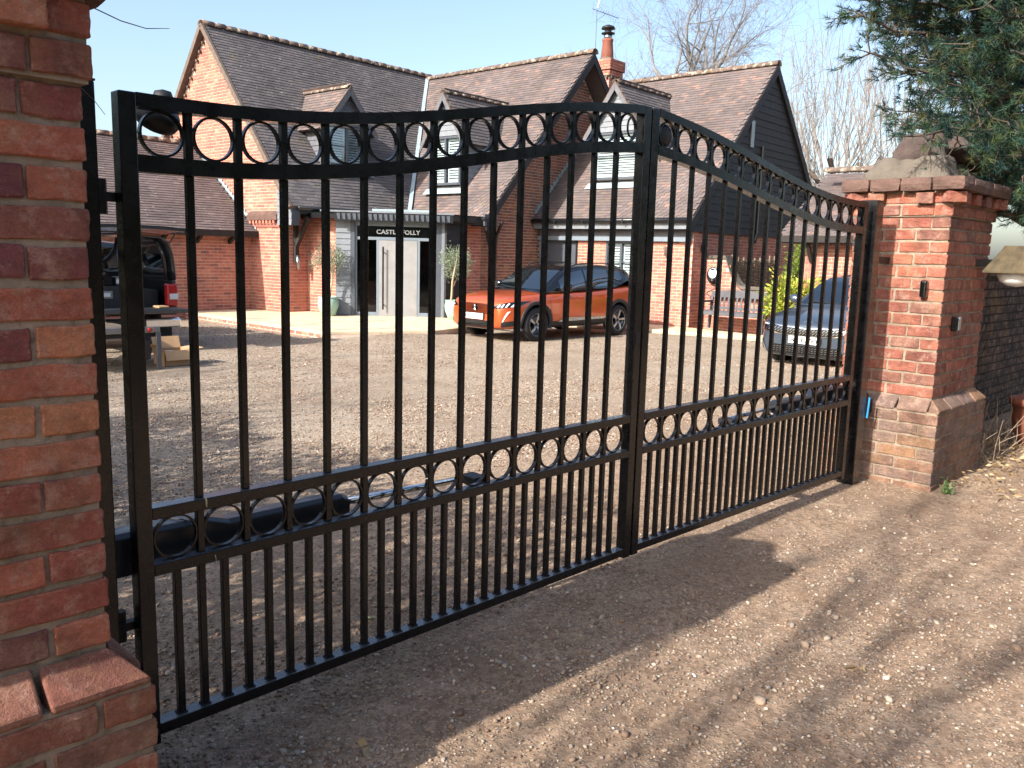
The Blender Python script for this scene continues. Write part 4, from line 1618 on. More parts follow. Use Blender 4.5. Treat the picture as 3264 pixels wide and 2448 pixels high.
    MB().box((-.43, .0, pz), (-.31, .25, 2.2), P).build('porch_post', 'frame_grey', root, bevel=.005)
    MB().box((-.31, -.02, pz), (-.21, .3, 2.2), P).build('porch_post', 'dormer_grey', root, bevel=.005)
    MB().box((13.99, 14.29, pz), (14.59, 14.5, 2.25), H).build('porch_side', 'board_black', root)
    boards(root, lambda a, d, z: H(a, 14.29 + d, z), 13.99, 14.58, pz + .02, 2.2, 'board_black', .155)
    q = .06
    fr = MB()
    a0, a1 = -2.32, -.43
    dl, dr0 = -1.765, -.875
    for x0, x1 in ((a0, a0 + .045), (dl - .06, dl), (dr0, dr0 + .06), (a1 - .045, a1)):
        fr.box((x0, q, pz), (x1, q + .08, 1.73), P)
    fr.box((a0, q, 1.73), (a1, q + .08, 1.80), P).box((a0, q, 2.05), (a1, q + .08, 2.2), P).box((a0, q, 1.80), (a0 + .045, q + .08, 2.05), P).box((a1 - .045, q, 1.80), (a1, q + .08, 2.05), P)
    fr.box((a0 + .045, q, pz), (dl - .06, q + .08, pz + .09), P).box((dr0 + .06, q, pz), (a1 - .045, q + .08, pz + .09), P)
    fr.build('screen_frame', 'frame_mid', root, bevel=.004, seg=1)
    for x0, x1, z0, z1 in ((a0 + .045, dl - .06, pz + .09, 1.73), (dr0 + .06, a1 - .045, pz + .09, 1.73), (a0 + .045, a1 - .045, 1.8, 2.05)):
        MB().grid([[P(x0, q + .04, z0), P(x0, q + .04, z1)], [P(x1, q + .04, z0), P(x1, q + .04, z1)]]).build('screen_pane', 'porch_glass', root)
    MB().box((a0, q + .05, 1.78), (a1, q + .1, 2.08), P).build('sign_backing', 'gutter_black', root)
    dr_ = MB().box((dl, q - .01, pz), (dr0, q + .05, 1.725), P).build('front_door', 'door_grey', root, bevel=.004, label='broad plain grey front door with a tall black bar handle')
    hd = MB().bar(P(dl + .10, q - .09, .12), P(dl + .10, q - .09, 1.58), .028, .028)
    hd.bar(P(dl + .10, q - .09, .24), P(dl + .10, q, .24), .02, .02).bar(P(dl + .10, q - .09, 1.46), P(dl + .10, q, 1.46), .02, .02)
    hd.build('handle', 'gutter_black', dr_)
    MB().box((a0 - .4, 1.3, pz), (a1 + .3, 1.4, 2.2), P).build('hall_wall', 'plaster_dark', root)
    MB().box((a0, .2, pz - .02), (a1, 1.3, pz), P).build('hall_floor', 'paving_grey', root)
    MB().box((-2.05, .6, pz), (-1.9, .8, .75), P).build('hall_chest', 'terracotta', root)
    for word, ac, ww in (('CASTLE', -1.566, .53), ('FOLLY', -1.033, .425)):
        me = text_mesh(word, .138, .006, 'white_paint')
        o = link('sign_lettering', me)
        M = Matrix((tuple(dd) + (0,), (0, 0, 1, 0), tuple(-nn) + (0,), (0, 0, 0, 1))).transposed()
        M.translation = Vector(P(ac, q + .03, 1.915))
        o.parent = root
        o.matrix_parent_inverse = WORLD(root).inverted()
        wd = max(v.co.x for v in me.vertices) - min(v.co.x for v in me.vertices)
        o.matrix_basis = M @ Matrix.Diagonal((ww / wd, 1, 1, 1))
    # flat roof: fascia, white edge, pendant blocks
    poly = [P(-3.05, -.22, 2.2), P(-.02, -.22, 2.2), H(15.2, 14.18, 2.2), H(15.6, 14.6, 2.2), H(14.0, 17.6, 2.2), H(12.3, 17.6, 2.2)]
    MB().prism(poly, (0, 0, .12)).build('porch_roof', 'gutter_black', root)
    MB().box((-2.75, -.25, 2.15), (-.05, -.222, 2.335), P).build('fascia', 'gutter_black', root)
    MB().box((-3.07, -.275, 2.335), (-.03, -.17, 2.375), P).build('roof_edge', 'dormer_grey', root)
    for i in range(22):
        a = -2.66 + i * .119
        MB().add([P(a - .04, -.268, 2.31), P(a + .04, -.268, 2.31), P(a + .04, -.2505, 2.31), P(a - .04, -.2505, 2.31), P(a - .015, -.268, 2.18), P(a + .04, -.268, 2.16), P(a + .04, -.2505, 2.16), P(a - .015, -.2505, 2.18)], BOXF).build('pendant_block', 'frame_grey', root)
    MB().box((-1.95, .3, 2.33), (-.55, 1.1, 2.45), P).build('roof_lantern', 'lead', root, bevel=.01)
    MB().box((14.1, 14.15, 2.15), (15.25, 14.2, 2.36), H).build('beam', 'timber_dark', root)
    return root


HOUSE = build_house()


def build_outbuilding():
    root = thing('outbuilding', 'long low brick outbuilding with tiled roof behind the pickup', 'outbuilding', H(7, 19, Z0))
    r = .0045
    m = MB().box((2.0, 18.84 + r, Z0), (11.7, 19.1, 2.1), H)
    m.prism([H(2.0, 18.85, Z0), H(2.0, 24.3, Z0), H(2.0, 24.3, 2.1), H(2.0, 21.56, 4.05), H(2.0, 18.85, 2.1)], e1 * .3)
    m.build('wall', 'mortar_house', root)
    place_boxes('brick', root, [brick_chunk(H(4.0, 18.84, 0), e1, 7.69, Z0, 2.0, -e2)], 300, 'brickwork')
    up = np.array(H(0, 3.06, 2.27))
    S = np.linalg.norm(up)
    up /= S
    n = np.cross(e1, up)
    dk = MB()
    a = np.array(H(1.8, 18.5, 1.85))
    L = 9.89
    dk.add([a - n * .05, a + e1 * L - n * .05, a + e1 * L + up * S - n * .05, a + up * S - n * .05, a, a + e1 * L, a + e1 * L + up * S, a + up * S], BOXF)
    dn = np.array(H(0, 3.06, -2.27)) / S
    b = np.array(H(1.8, 21.56, 4.12))
    n2 = np.cross(dn, e1)
    n2 = n2 if n2[2] > 0 else -n2
    dk.add([b - n2 * .05, b + e1 * L - n2 * .05, b + e1 * L + dn * S - n2 * .05, b + dn * S - n2 * .05, b, b + e1 * L, b + e1 * L + dn * S, b + dn * S], BOXF)
    roof = dk.build('roof', 'tile_low', root)
    place_boxes('tile', roof, [tile_chunk(a + e1 * 1.4, e1, up, L - 1.4, S, n, 'tile_low')], 300, 'roof_tiles')
    ridge_tiles(roof, H(3.2, 21.56, 4.15), H(11.68, 21.56, 4.15), .12)
    MB().box((1.8, 18.47, 1.72), (11.68, 18.51, 1.86), H).build('fascia', 'timber_dark', root)
    for i in range(9):
        u = 11.1 - i * .85
        MB().bar(H(u, 18.52, 1.78), H(u, 18.82, 1.58), .07, .09).build('eaves_bracket', 'timber_dark', root)
    # stepped flashing against the house gable
    for i in range(26):
        t = i / 26
        v, z = 18.55 + t * 3.0, 1.93 + t * 2.23
        MB().add([H(11.685, v, z - .03), H(11.685, v + .13, z + .065), H(11.685, v + .115, z + .15), H(11.685, v + .02, z + .13),
                  H(11.672, v, z - .03), H(11.672, v + .13, z + .065), H(11.672, v + .115, z + .15), H(11.672, v + .02, z + .13)], BOXF).build('step_flashing', 'lead', root)
    m = MB().tube([H(9.0, 18.8, 1.05), H(9.0, 18.72, 1.08)], .02, 8)
    m.lathe([(0, 0), (.09, -.02), (.12, -.06), (.06, -.1), (0, -.11)], H(9.0, 18.7, 1.1), ez, 14)
    m.build('wall_lamp', 'lamp_glass', root)


build_outbuilding()


def slab_field(name, label_root, poly_uv, z, su, sv, mat, thick=.05, ang=0.0, parent=None, ori=(0, 0)):
    """paving slabs clipped to a convex polygon in house coordinates; each slab an object"""
    from mathutils.geometry import intersect_point_line
    poly = [Vector((p[0], p[1])) for p in poly_uv]
    us = [p[0] for p in poly_uv]
    vs_ = [p[1] for p in poly_uv]

    def clip(sub):
        for i in range(len(poly)):
            A, B = poly[i], poly[(i + 1) % len(poly)]
            out = []
            for j in range(len(sub)):
                P_, Q_ = sub[j], sub[(j + 1) % len(sub)]
                sp = (B - A).cross(P_ - A)
                sq = (B - A).cross(Q_ - A)
                if sp >= 0:
                    out.append(P_)
                if (sp >= 0) != (sq >= 0):
                    out.append(P_ + (Q_ - P_) * (sp / (sp - sq)))
            sub = out
            if len(sub) < 3:
                return []
        return sub
    u = min(us) + ori[0]
    i = 0
    while u < max(us):
        v = min(vs_) + ori[1] - (sv * .5 if i % 2 else 0)
        while v < max(vs_):
            g = .006
            s = clip([Vector((u + g, v + g)), Vector((u + su - g, v + g)), Vector((u + su - g, v + sv - g)), Vector((u + g, v + sv - g))])
            if len(s) >= 3:
                dz = rng.normal(0, .002)
                m = MB().prism([H(p.x, p.y, z - thick + dz) for p in s], (0, 0, thick))
                m.build('slab', mat, parent)
            v += sv
        u += su
        i += 1


def build_patio():
    # raised terrace in front of the porch with a brick riser on its left edge
    poly = [(9.62, 12.95), (11.45, 12.02), (12.5, 12.27), (16.0, 13.6), (16.0, 14.6), (13.2, 17.5), (11.7, 18.8), (9.9, 18.8)]
    m = MB().prism([H(u, v, -.35) for u, v in poly], (0, 0, .265))
    base = m.build('patio', 'mortar_house', kind='structure')
    slab_field('patio', None, poly, -.04, .9, .6, 'paving', parent=base)
    ch = []
    ch.append(brick_chunk(H(9.90, 18.8, 0), (np.array(H(9.62, 12.95, 0)) - np.array(H(9.9, 18.8, 0))) / 5.857, 5.85, -.325, -.095, -e1))
    place_boxes('brick', base, ch, 100, 'brickwork')
    # paving strip along the right wing
    poly2 = [(16.55, 10.3), (17.0, 7.5), (17.5, 7.5), (17.84, 10.0), (17.84, 14.6), (16.2, 14.6), (16.0, 12.8)]
    m = MB().prism([H(u, v, -.35) for u, v in poly2], (0, 0, .19))
    b2 = m.build('path', 'paving_grey', kind='structure')
    slab_field('path', None, poly2, -.12, .6, .6, 'paving', parent=b2)


build_patio()
# ------------------------------------------------------------------ garden wall, bench, charger and the like


def build_garden_wall():
    root = thing('garden_wall', 'brick garden wall with swept stone coping behind the bench', 'wall', H(18.5, 9, Z0))
    r = .006

    def top(v):
        if v > 9.45:
            return 1.52
        if v > 8.95:
            t = (9.45 - v) / .5
            return 1.52 - .70 * (1 - (1 - t) ** 2)
        return .82
    vs_ = np.concatenate([[10.0], np.linspace(9.45, 8.95, 9), [8.2]])
    m = MB()
    for a, b in zip(vs_[:-1], vs_[1:]):
        m.prism([H(18.5 + r, a, Z0), H(18.5 + r, b, Z0), H(18.5 + r, b, top(b)), H(18.5 + r, a, top(a))], e1 * .22)
    m.box((18.1, 6.2, Z0), (18.34, 8.2, .46), H)
    m.build('core', 'mortar_house', root)
    P = []
    for v in vs_:
        z = top(v)
        P.append([H(18.44, v, z), H(18.44, v, z + .07), H(18.78, v, z + .07), H(18.78, v, z), H(18.44, v, z)])
    MB().grid(P).build('coping', 'stone_rough', root, bevel=.01)
    MB().box((18.06, 6.2, .46), (18.38, 8.2, .52), H).build('coping', 'stone_rough', root, bevel=.01)
    ch = [brick_chunk(H(18.5, 10.0, 0), -e2, 1.8, Z0, 1.52, -e1, keep=lambda C: np.array([z < top(v) - .03 for z, v in zip(C[:, 2], C @ e2)])),
          brick_chunk(H(18.1, 8.2, 0), -e2, 2.0, Z0, .46, -e1)]
    place_boxes('brick', root, ch, 300, 'brickwork')


build_garden_wall()


def build_bench():
    root = thing('bench', 'weathered grey slatted garden bench against the brick wall', 'bench', H(18.05, 8.9, -.12))
    zb = -.12
    T = lambda a, d, z: H(17.78 + d, 9.72 - a, zb + z)      # a to the right, d towards the wall
    L = 1.62
    for a in (.05, L - .05):
        MB().box((a - .03, .02, 0), (a + .03, .08, .62), T).build('leg', 'wood_weathered', root, bevel=.004, seg=1)
        m = MB().add([T(a - .03, .44, 0), T(a + .03, .44, 0), T(a + .03, .5, 0), T(a - .03, .5, 0), T(a - .03, .56, .86), T(a + .03, .56, .86), T(a + .03, .61, .86), T(a - .03, .61, .86)], BOXF)
        m.build('leg', 'wood_weathered', root)
        MB().box((a - .035, -.02, .62), (a + .035, .53, .66), T).build('armrest', 'timber_dark' if a < 1 else 'wood_weathered', root, bevel=.006, seg=1)
        MB().box((a - .02, .08, .32), (a + .02, .45, .38), T).build('side_rail', 'wood_weathered', root)
    MB().box((.08, .02, .34), (L - .08, .05, .41), T).build('front_rail', 'wood_weathered', root, bevel=.004, seg=1)
    for i in range(5):
        d = .03 + i * .09
        MB().box((.0, d - .01, .41), (L, d + .065, .432), T).build('seat_slat', 'wood_weathered', root, bevel=.004, seg=1)
    n = 12
    P = []
    for i in range(n + 1):
        a = .02 + (L - .04) * i / n
        zt = .87 + .05 * math.sin(math.pi * i / n)
        P.append([T(a, .555, .74), T(a, .565, zt), T(a, .595, zt), T(a, .585, .74), T(a, .555, .74)])
    MB().grid(P).build('top_rail', 'wood_weathered', root)
    MB().box((.08, .49, .46), (L - .08, .52, .52), T).build('back_rail', 'wood_weathered', root)
    for i in range(13):
        a = .16 + (L - .32) * i / 12
        MB().add([T(a - .022, .505, .5), T(a + .022, .505, .5), T(a + .022, .52, .5), T(a - .022, .52, .5), T(a - .022, .56, .76), T(a + .022, .56, .76), T(a + .022, .575, .76), T(a - .022, .575, .76)], BOXF).build('back_slat', 'wood_weathered', root)


build_bench()


def build_charger():
    root = thing('car_charger', 'black and white car charging point on the garden wall', 'charger', H(18.5, 9.72, .9))
    T = lambda a, d, z: H(18.48 + d, 9.72 - a, 1.12 + z)
    prof = []
    for t in np.linspace(0, 2 * math.pi, 28, endpoint=False):
        rr = .15 * (1 + .10 * math.cos(t * 2))
        prof.append((rr * math.cos(t), rr * math.sin(t) * 1.5))
    MB().prism([T(a, -.09, z) for a, z in prof], e1 * .09).build('housing', 'ev_black', root, bevel=.012)
    MB().prism([T(a * .62, -.115, z * .6 + .05) for a, z in prof], e1 * .03).build('face', 'ev_white', root, bevel=.006)
    MB().box((-.045, -.12, .12), (.045, -.114, .16), T).build('display', 'ev_black', root)
    MB().lathe([(0, 0), (.05, 0), (.05, .05), (.03, .07), (0, .07)], T(.02, -.12, -.13), -e1, 14).build('plug', 'ev_black', root, smooth=True)
    pts = [T(.02 + .12 * math.sin(t * 1.1), -.13 + .02 * math.cos(t), -.2 - .055 * t) for t in np.linspace(0, 9, 40)]
    MB().tube(pts, .011, 6).build('cable', 'ev_black', root, smooth=True)


build_charger()

t = thing('security_light', 'small round white light in a dark box above the charger', 'lamp', H(18.3, 9.96, 1.7))
T = lambda a, d, z: H(18.32 + a, 9.9 + d, 1.74 + z)
MB().box((-.09, 0, -.09), (.09, .1, .09), T).build('box', 'ev_black', t, bevel=.01)
MB().lathe([(0, .02), (.05, .01), (.06, 0)], T(0, -.005, 0), -e2, 16).build('lens', 'lamp_glass', t, smooth=True)


def build_wattle():
    root = thing('wattle_panel', 'woven twig hurdle standing behind the low garden wall', 'hurdle', H(20.2, 9.6, Z0))
    T = lambda a, d, z: H(18.95 + a, 9.55 + d, z)
    for i in range(9):
        a = .05 + i * .3
        m = MB().tube([T(a, 0, .2), T(a + rng.normal(0, .01), 0, 1.58 + rng.normal(0, .03))], .022, 6)
        m.build('stake', 'wattle', root)
    for j in range(34):
        z = .3 + j * .036
        pts = []
        ph = j % 2
        for i in range(18):
            a = -.05 + i * .15
            pts.append(T(a, .03 * math.cos(math.pi * (i / 2 + ph)), z + rng.normal(0, .009)))
        MB().tube(pts, [.013 + .004 * rng.random()] * len(pts), 5).build('withy', 'wattle', root, smooth=True)


build_wattle()


def build_garage():
    H = lambda u, v, z, g=globals()['H']: g(u + 1.0, v + .35, z)
    root = thing('garage', 'small brick garage with brown tiled roof behind the dark car', 'garage', H(17.5, 5, Z0))
    r = .006
    m = MB().box((17.0 + r, 4.2, Z0), (17.3, 7.0, 2.1), H)
    m.box((17.0 + r, 6.7, Z0), (21, 7.0 - r, 2.1), H)
    m.build('wall', 'mortar_house', root)
    place_boxes('brick', root, [brick_chunk(H(17.0, 7.0, 0), -e2, 1.45, Z0, 2.05, -e1), brick_chunk(H(17.0, 4.6, 0), -e2, .4, Z0, 2.05, -e1), brick_chunk(H(17.0, 5.55, 0), -e2, .95, 1.65, 2.05, -e1),
                                brick_chunk(H(17.0, 7.0, 0), e1, 1.0, Z0, 2.05, e2)], 300, 'brickwork')
    up = np.array(H(2.2, 0, 1.55))
    S = np.linalg.norm(up)
    up /= S
    n = np.cross(up, e2)
    n = n if n[2] > 0 else -n
    a = np.array(H(16.6, 4.1, 2.02))
    L = 3.3
    dk = MB().add([a - n * .05, a + e2 * L - n * .05, a + e2 * L + up * S - n * .05, a + up * S - n * .05, a, a + e2 * L, a + e2 * L + up * S, a + up * S], BOXF)
    roof = dk.build('roof', 'tile_b', root)
    place_boxes('tile', roof, [tile_chunk(a, e2, up, L, S, n, 'tile_b', gauge=.1)], 300, 'roof_tiles')
    ridge_tiles(roof, H(18.8, 4.1, 3.6), H(18.8, 7.4, 3.6), .12)
    MB().box((16.56, 4.1, 1.9), (16.62, 7.4, 2.04), H).build('fascia', 'timber_dark', root)
    MB().box((16.62, 4.1, 1.88), (17.0, 7.4, 1.91), H).build('soffit', 'timber_dark', root)
    MB().bar(H(16.72, 6.85, 1.86), H(16.98, 6.85, 1.5), .07, .07).build('brace', 'timber_dark', root)
    MB().box((17.05, 4.6, Z0), (17.1, 5.55, 1.65), H).build('door', 'gutter_black', root)
    # lean-to canopy over the door
    MB().prism([H(16.4, 5.75, 1.62), H(17.0, 5.75, 1.62), H(17.0, 5.75, 2.05)], -e2 * 1.4).build('canopy', 'brick_house', root)
    MB().lathe([(0, .03), (.12, .02), (.14, 0)], H(16.98, 5.0, 1.25), -e1, 18).build('porthole', 'lamp_glass', root, smooth=True)


build_garage()


def build_boundary():
    root = thing('boundary_wall', 'mossy dark brick boundary wall running right from the far pier', 'wall', (9, 2.6, 0))
    MB().box((6.9, 2.36, -.2), (13, 2.7, 1.42)).build('core', 'mortar_dark', root)
    ch = [brick_chunk(np.array((6.9, 2.352, 0)), np.array((1.0, 0, 0)), 6.0, -.06, 1.4, np.array((0, -1.0, 0)), 'brick_dark', course=.0795, pitch=.236)]
    place_boxes('brick', root, ch, 300, 'brickwork')
    for i in range(22):
        x = 6.95 + i * .275
        me = rock((.27, .42, .09), int(rng.integers(1e6)), .05, 2)
        me.materials.append(MAT['stone_rough'])
        o = link('coping_stone', me)
        o.parent = root
        o.matrix_parent_inverse = WORLD(root).inverted()
        o.matrix_basis = Matrix.Translation((x + .135, 2.53, 1.455))


build_boundary()

# wall lantern on the far pier
t = thing('wall_lantern', 'pier lantern with mossy four-sided hood and white glass bowl', 'lamp', (6.75, 1.7, 1.4))
c = np.array((6.62, 1.62, 1.52))
P = []
for k in range(5):
    a = math.pi / 4 + k * math.pi / 2
    P.append([c + np.array((math.cos(a) * r_, math.sin(a) * r_, z_)) for r_, z_ in ((.0, .125), (.11, .125), (.12, .105), (.245, -.05), (.245, -.065), (.2, -.05))])
MB().grid(P).build('hood', 'copper_green', t, bevel=.004, seg=1)
MB().lathe([(.12, -.05), (.125, -.07), (.105, -.115), (.06, -.145), (0, -.155)], c, ez, 20).build('bowl', 'lamp_glass', t, smooth=True)
MB().box((6.57, 1.66, 1.50), (6.67, 1.875, 1.55)).build('arm', 'gate_rough', t, bevel=.004)

t = thing('entry_sensor', 'small dark rounded sensor on the sunny face of the far pier', 'sensor', (5.94, 2.0, 1.35))
MB().box((5.905, 1.965, 1.285), (5.953, 2.01, 1.40)).build('case', 'gloss_black', t, bevel=.014, seg=3)
t = thing('photo_cell', 'small silver photocell on the shaded face of the far pier', 'sensor', (6.2, 1.86, 1.1))
MB().box((6.17, 1.83, 1.06), (6.24, 1.873, 1.16)).build('case', 'gloss_black', t, bevel=.008)
MB().box((6.18, 1.822, 1.07), (6.22, 1.831, 1.15)).build('window', 'steel', t, bevel=.004)

# terracotta pot at the right edge
t = thing('terracotta_pot', 'terracotta pot half out of the picture at the right edge', 'plant pot', (8.1, 1.75, 0))
MB().lathe([(0, 0), (.13, 0), (.17, .2), (.185, .34), (.205, .34), (.205, .4), (.18, .4), (.15, .34), (0, .33)], (8.22, 1.75, 0), ez, 28).build('body', 'terracotta', t, smooth=True)
MB().lathe([(0, .345), (.165, .34)], (8.22, 1.75, 0), ez, 20).build('earth', 'soil', t)
# ------------------------------------------------------------------ vehicles


def lb(m, name, mat, parent, **kw):
    """build in the local space of the parent"""
    o = m.build(name, mat, None, **kw)
    o.parent = parent
    return o


k_ = NT('glass_dark')
k_.set(Base_Color=lin('#0d1418'), Roughness=.03)
k_.b.inputs['IOR'].default_value = 2.5
k_.set(Normal=k_.bump(k_.noise(2.5, 2), .02, .02))
MAT['glass_dark'] = k_.m


def wheel(root, x, y, rad, wid, side, spoke_mat='skid_silver', n=5):
    """tyre and two-tone spoked rim; axis along y, outer face towards side"""
    r = rad
    w = wid / 2
    m = MB().lathe([(r * .66, -w * .9), (r * .80, -w), (r * .95, -w * .88), (r, -w * .55), (r, w * .55), (r * .95, w * .88), (r * .80, w), (r * .66, w * .9), (r * .64, 0)], (x, y, r), (0, 1, 0), 40, close=True)
    ty = lb(m, 'tyre', 'rubber', root, smooth=True)
    s = side
    m = MB().lathe([(r * .66, s * w * .9), (r * .64, s * w * .7), (r * .60, s * w * .1), (r * .2, s * w * .1), (0, s * w * .1)], (x, y, r), (0, 1, 0), 32)
    rim = lb(m, 'rim', 'gloss_black', ty, smooth=True)
    m = MB().lathe([(r * .645, s * w * .92), (r * .665, s * w * .95), (r * .665, s * w * .85), (r * .645, s * w * .85)], (x, y, r), (0, 1, 0), 40, close=True)
    lb(m, 'rim_lip', spoke_mat, rim, smooth=True)
    for k in range(n):
        a = 2 * math.pi * k / n + .35
        for da, mt, yo in ((0.0, spoke_mat, .80),):
            m = MB()
            pts = []
            for rr, hw_ in ((.12, .07), (.3, .055), (.62, .075)):
                ca, sa = math.cos(a + (rr - .12) * .35), math.sin(a + (rr - .12) * .35)
                for q in (-1, 1):
                    pts.append((x + r * (rr * ca - q * hw_ * sa), y + s * w * (yo - (.25 if rr < .2 else 0)), r + r * (rr * sa + q * hw_ * ca)))
            P = np.array(pts).reshape(3, 2, 3)
            m.grid(P)
            o = lb(m, 'spoke', mt, rim)
            sd = o.modifiers.new('t', 'SOLIDIFY')
            sd.thickness = .02
            sd.offset = 0
    m = MB().lathe([(0, s * w * .72), (r * .1, s * w * .7), (r * .13, s * w * .5)], (x, y, r), (0, 1, 0), 16)
    lb(m, 'hub_cap', 'gloss_black', rim, smooth=True)
    return ty


def resample(pl, n):
    pl = np.asarray(pl, float)
    d = np.concatenate([[0], np.cumsum(np.linalg.norm(np.diff(pl, axis=0), axis=1))])
    t = np.linspace(0, d[-1], n)
    return np.stack([np.interp(t, d, pl[:, i]) for i in range(pl.shape[1])], 1)


class Skin:
    """lays patches on a body by casting rays on it"""

    def __init__(self, me):
        bm = bmesh.new()
        bm.from_mesh(me)
        self.t = BVHTree.FromBMesh(bm)
        bm.free()

    def hit(self, ax, a, b, off):
        if ax == 'f':
            o, d = Vector((5, a, b)), Vector((-1, 0, 0))
        elif ax == 's':
            o, d = Vector((a, 4, b)), Vector((0, -1, 0))
        elif ax == 'r':
            o, d = Vector((a, -4, b)), Vector((0, 1, 0))
        else:
            o, d = Vector((a, b, 5)), Vector((0, 0, -1))
        loc, nrm, _, _ = self.t.ray_cast(o, d)
        if loc is None:
            return None
        if nrm.dot(d) > 0:
            nrm = -nrm
        return loc + nrm * off

    def patch(self, m, ax, A, B, n=10, k=4, off=.005, mi=0):
        A, B = resample(A, n), resample(B, n)
        P = []
        for i in range(n):
            row = []
            for j in range(k):
                t = j / (k - 1)
                a, b = A[i] * (1 - t) + B[i] * t
                h = self.hit(ax, a, b, off)
                if h is None:
                    h = row[-1] if row else (Vector(P[-1][j]) if P else Vector((0, 0, 0)))
                row.append(tuple(h))
            P.append(row)
        m.grid(P, mi=mi)
        return m


def itp(tab):
    t = np.array(sorted(tab))
    return lambda x: np.interp(x, t[:, 0], t[:, 1])


def car(label, loc, paint, face, plate, S=None):
    root = thing('car', label, 'car', loc)
    root.rotation_euler = (0, 0, math.pi)
    sec = S['sec']
    # --- body by lofting half sections
    rows = []
    for (x, w, zb, zt) in sec:
        zs = zt - .085
        half = [(0, zb), (w * .6, zb), (w * .93, zb + .015), (w * .985, zb + .1), (w, zb + .38 * (zs - zb)), (w * .995, zb + .7 * (zs - zb)), (w * .965, zs), (w * .88, zs + .055), (w * .62, zt), (w * .3, zt + .012), (0, zt + .016)]
        rows.append([(x, y, z) for y, z in half] + [(x, -y, z) for y, z in half[-2:0:-1]])
    n = len(rows[0])
    m = MB()
    V = np.array(rows).reshape(-1, 3)
    F = []
    for i in range(len(rows) - 1):
        for j in range(n):
            j2 = (j + 1) % n
            F.append((i * n + j, i * n + j2, (i + 1) * n + j2, (i + 1) * n + j))
    F.append(tuple(range(n)))
    F.append(tuple((len(rows) - 1) * n + j for j in range(n)))
    m.add(V, F)
    body = m.build('body', [paint, 'trim_black'], None, smooth=True, subsurf=2)
    cut = MB()
    R_, wb2 = S['arch'], S['axles']
    for ax in wb2:
        for s in (-1, 1):
            cut.lathe([(0, .52 * s), (R_, .52 * s), (R_, 1.3 * s), (0, 1.3 * s)], (ax, 0, S['wr'] + .01), (0, 1, 0), 40, mi=0)
    co = cut.build('cut', ['trim_black'], None)
    bo = body.modifiers.new('wells', 'BOOLEAN')
    bo.operation = 'DIFFERENCE'
    bo.object = co
    bo.solver = 'EXACT'
    try:
        bo.material_mode = 'TRANSFER'
    except Exception:
        pass
    dg = bpy.context.evaluated_depsgraph_get()
    dg.update()
    me = bpy.data.meshes.new_from_object(body.evaluated_get(dg))
    body.modifiers.remove(body.modifiers['wells'])
    dg.update()
    sk_me = bpy.data.meshes.new_from_object(body.evaluated_get(dg))
    skin = Skin(sk_me)
    body.modifiers.clear()
    body.data = me
    bpy.data.objects.remove(co)
    body.parent = root
    # --- greenhouse
    zr, wr_, zbelt, wbelt = itp(S['zr']), itp(S['wrf']), itp(S['zbelt']), itp(S['wbelt'])
    x0, x1 = S['gx']

    def side_pt(x, t, off=0.0):
        a = np.array((x, wbelt(x), min(zbelt(x), zr(x) - .004) - .03))
        b = np.array((x, wr_(x) + .035, max(zr(x) - .05, zbelt(x) - .03)))
        p = a + (b - a) * t
        p[1] += .025 * math.sin(math.pi * t) + off
        return p
    P = []
    for x in np.linspace(x0, x1, 60):
        L_ = [side_pt(x, t) for t in (0, .25, .5, .75, 1)]
        L_ += [np.array((x, wr_(x) * .97, zr(x) - .012)), np.array((x, wr_(x) * .6, zr(x) + .008)), np.array((x, 0, zr(x) + .016))]
        P.append(L_ + [p * np.array((1, -1, 1)) for p in L_[-2::-1]])
    lb(MB().grid(P), 'cabin', S['roofmat'], root, smooth=True)

    def glass_top(xa, xb, f=.9, name='windscreen'):
        P_ = []
        for x in np.linspace(xa, xb, 16):
            P_.append([(x, y * wr_(x) * f, zr(x) + .021 - .0 * abs(y) - .014 * y * y) for y in np.linspace(-1, 1, 13)])
        lb(MB().grid(P_), name, 'glass_dark', root, smooth=True)
    glass_top(*S['wind'])
    glass_top(*S['rear'], name='rear_window')
    for sgn in (1, -1):
        for (xa, xb, ta, tb) in S['side']:
            P_ = []
            for x in np.linspace(xa, xb, 12):
                P_.append([side_pt(x, t, .007) * np.array((1, sgn, 1)) for t in np.linspace(ta, tb, 6)])
            lb(MB().grid(P_), 'side_window', 'glass_dark', root, smooth=True)
    # --- wheels and arches
    for ax in wb2:
        for s in (-1, 1):
            wy = S['track']
            wheel(root, ax, s * wy, S['wr'], .21, s)
            m = MB()
            P_ = []
            for a in np.linspace(-.25, math.pi + .25, 26):
                ca, sa = math.cos(a), math.sin(a)
                row = []
                for rr, yy in ((R_ + .065, .0), (R_ + .055, .022), (R_ + .005, .024), (R_ - .012, -.03)):
                    h = skin.hit('s' if s > 0 else 'r', ax + (R_ + .03) * ca, max(.2, S['wr'] + (R_ + .03) * sa), 0)
                    base = h.y if h is not None else s * .86
                    row.append((ax + rr * ca, base + s * yy, S['wr'] + .01 + rr * sa))
                P_.append(row)
            m.grid(P_)
            lb(m, 'wheel_arch', S['clad'], root, smooth=True)
    # --- sides
    for ax_, s in (('s', 1), ('r', -1)):
        fa, ra = max(wb2), min(wb2)
        lo = [(ra + R_ + .03, S['sill'][0]), (fa - R_ - .03, S['sill'][0])]
        hi = [(ra + R_ + .03, S['sill'][1]), (fa - R_ - .03, S['sill'][1])]
        lb(skin.patch(MB(), ax_, lo, hi, 14, 5, .010), 'sill_cladding', S['clad'], root, smooth=True)
        if S.get('strip'):
            lb(skin.patch(MB(), ax_, [(ra + .52, .395), (fa - .60, .375)], [(ra + .46, .44), (fa - .78, .455)], 12, 3, .016), 'door_strip', 'skid_silver', root, smooth=True)
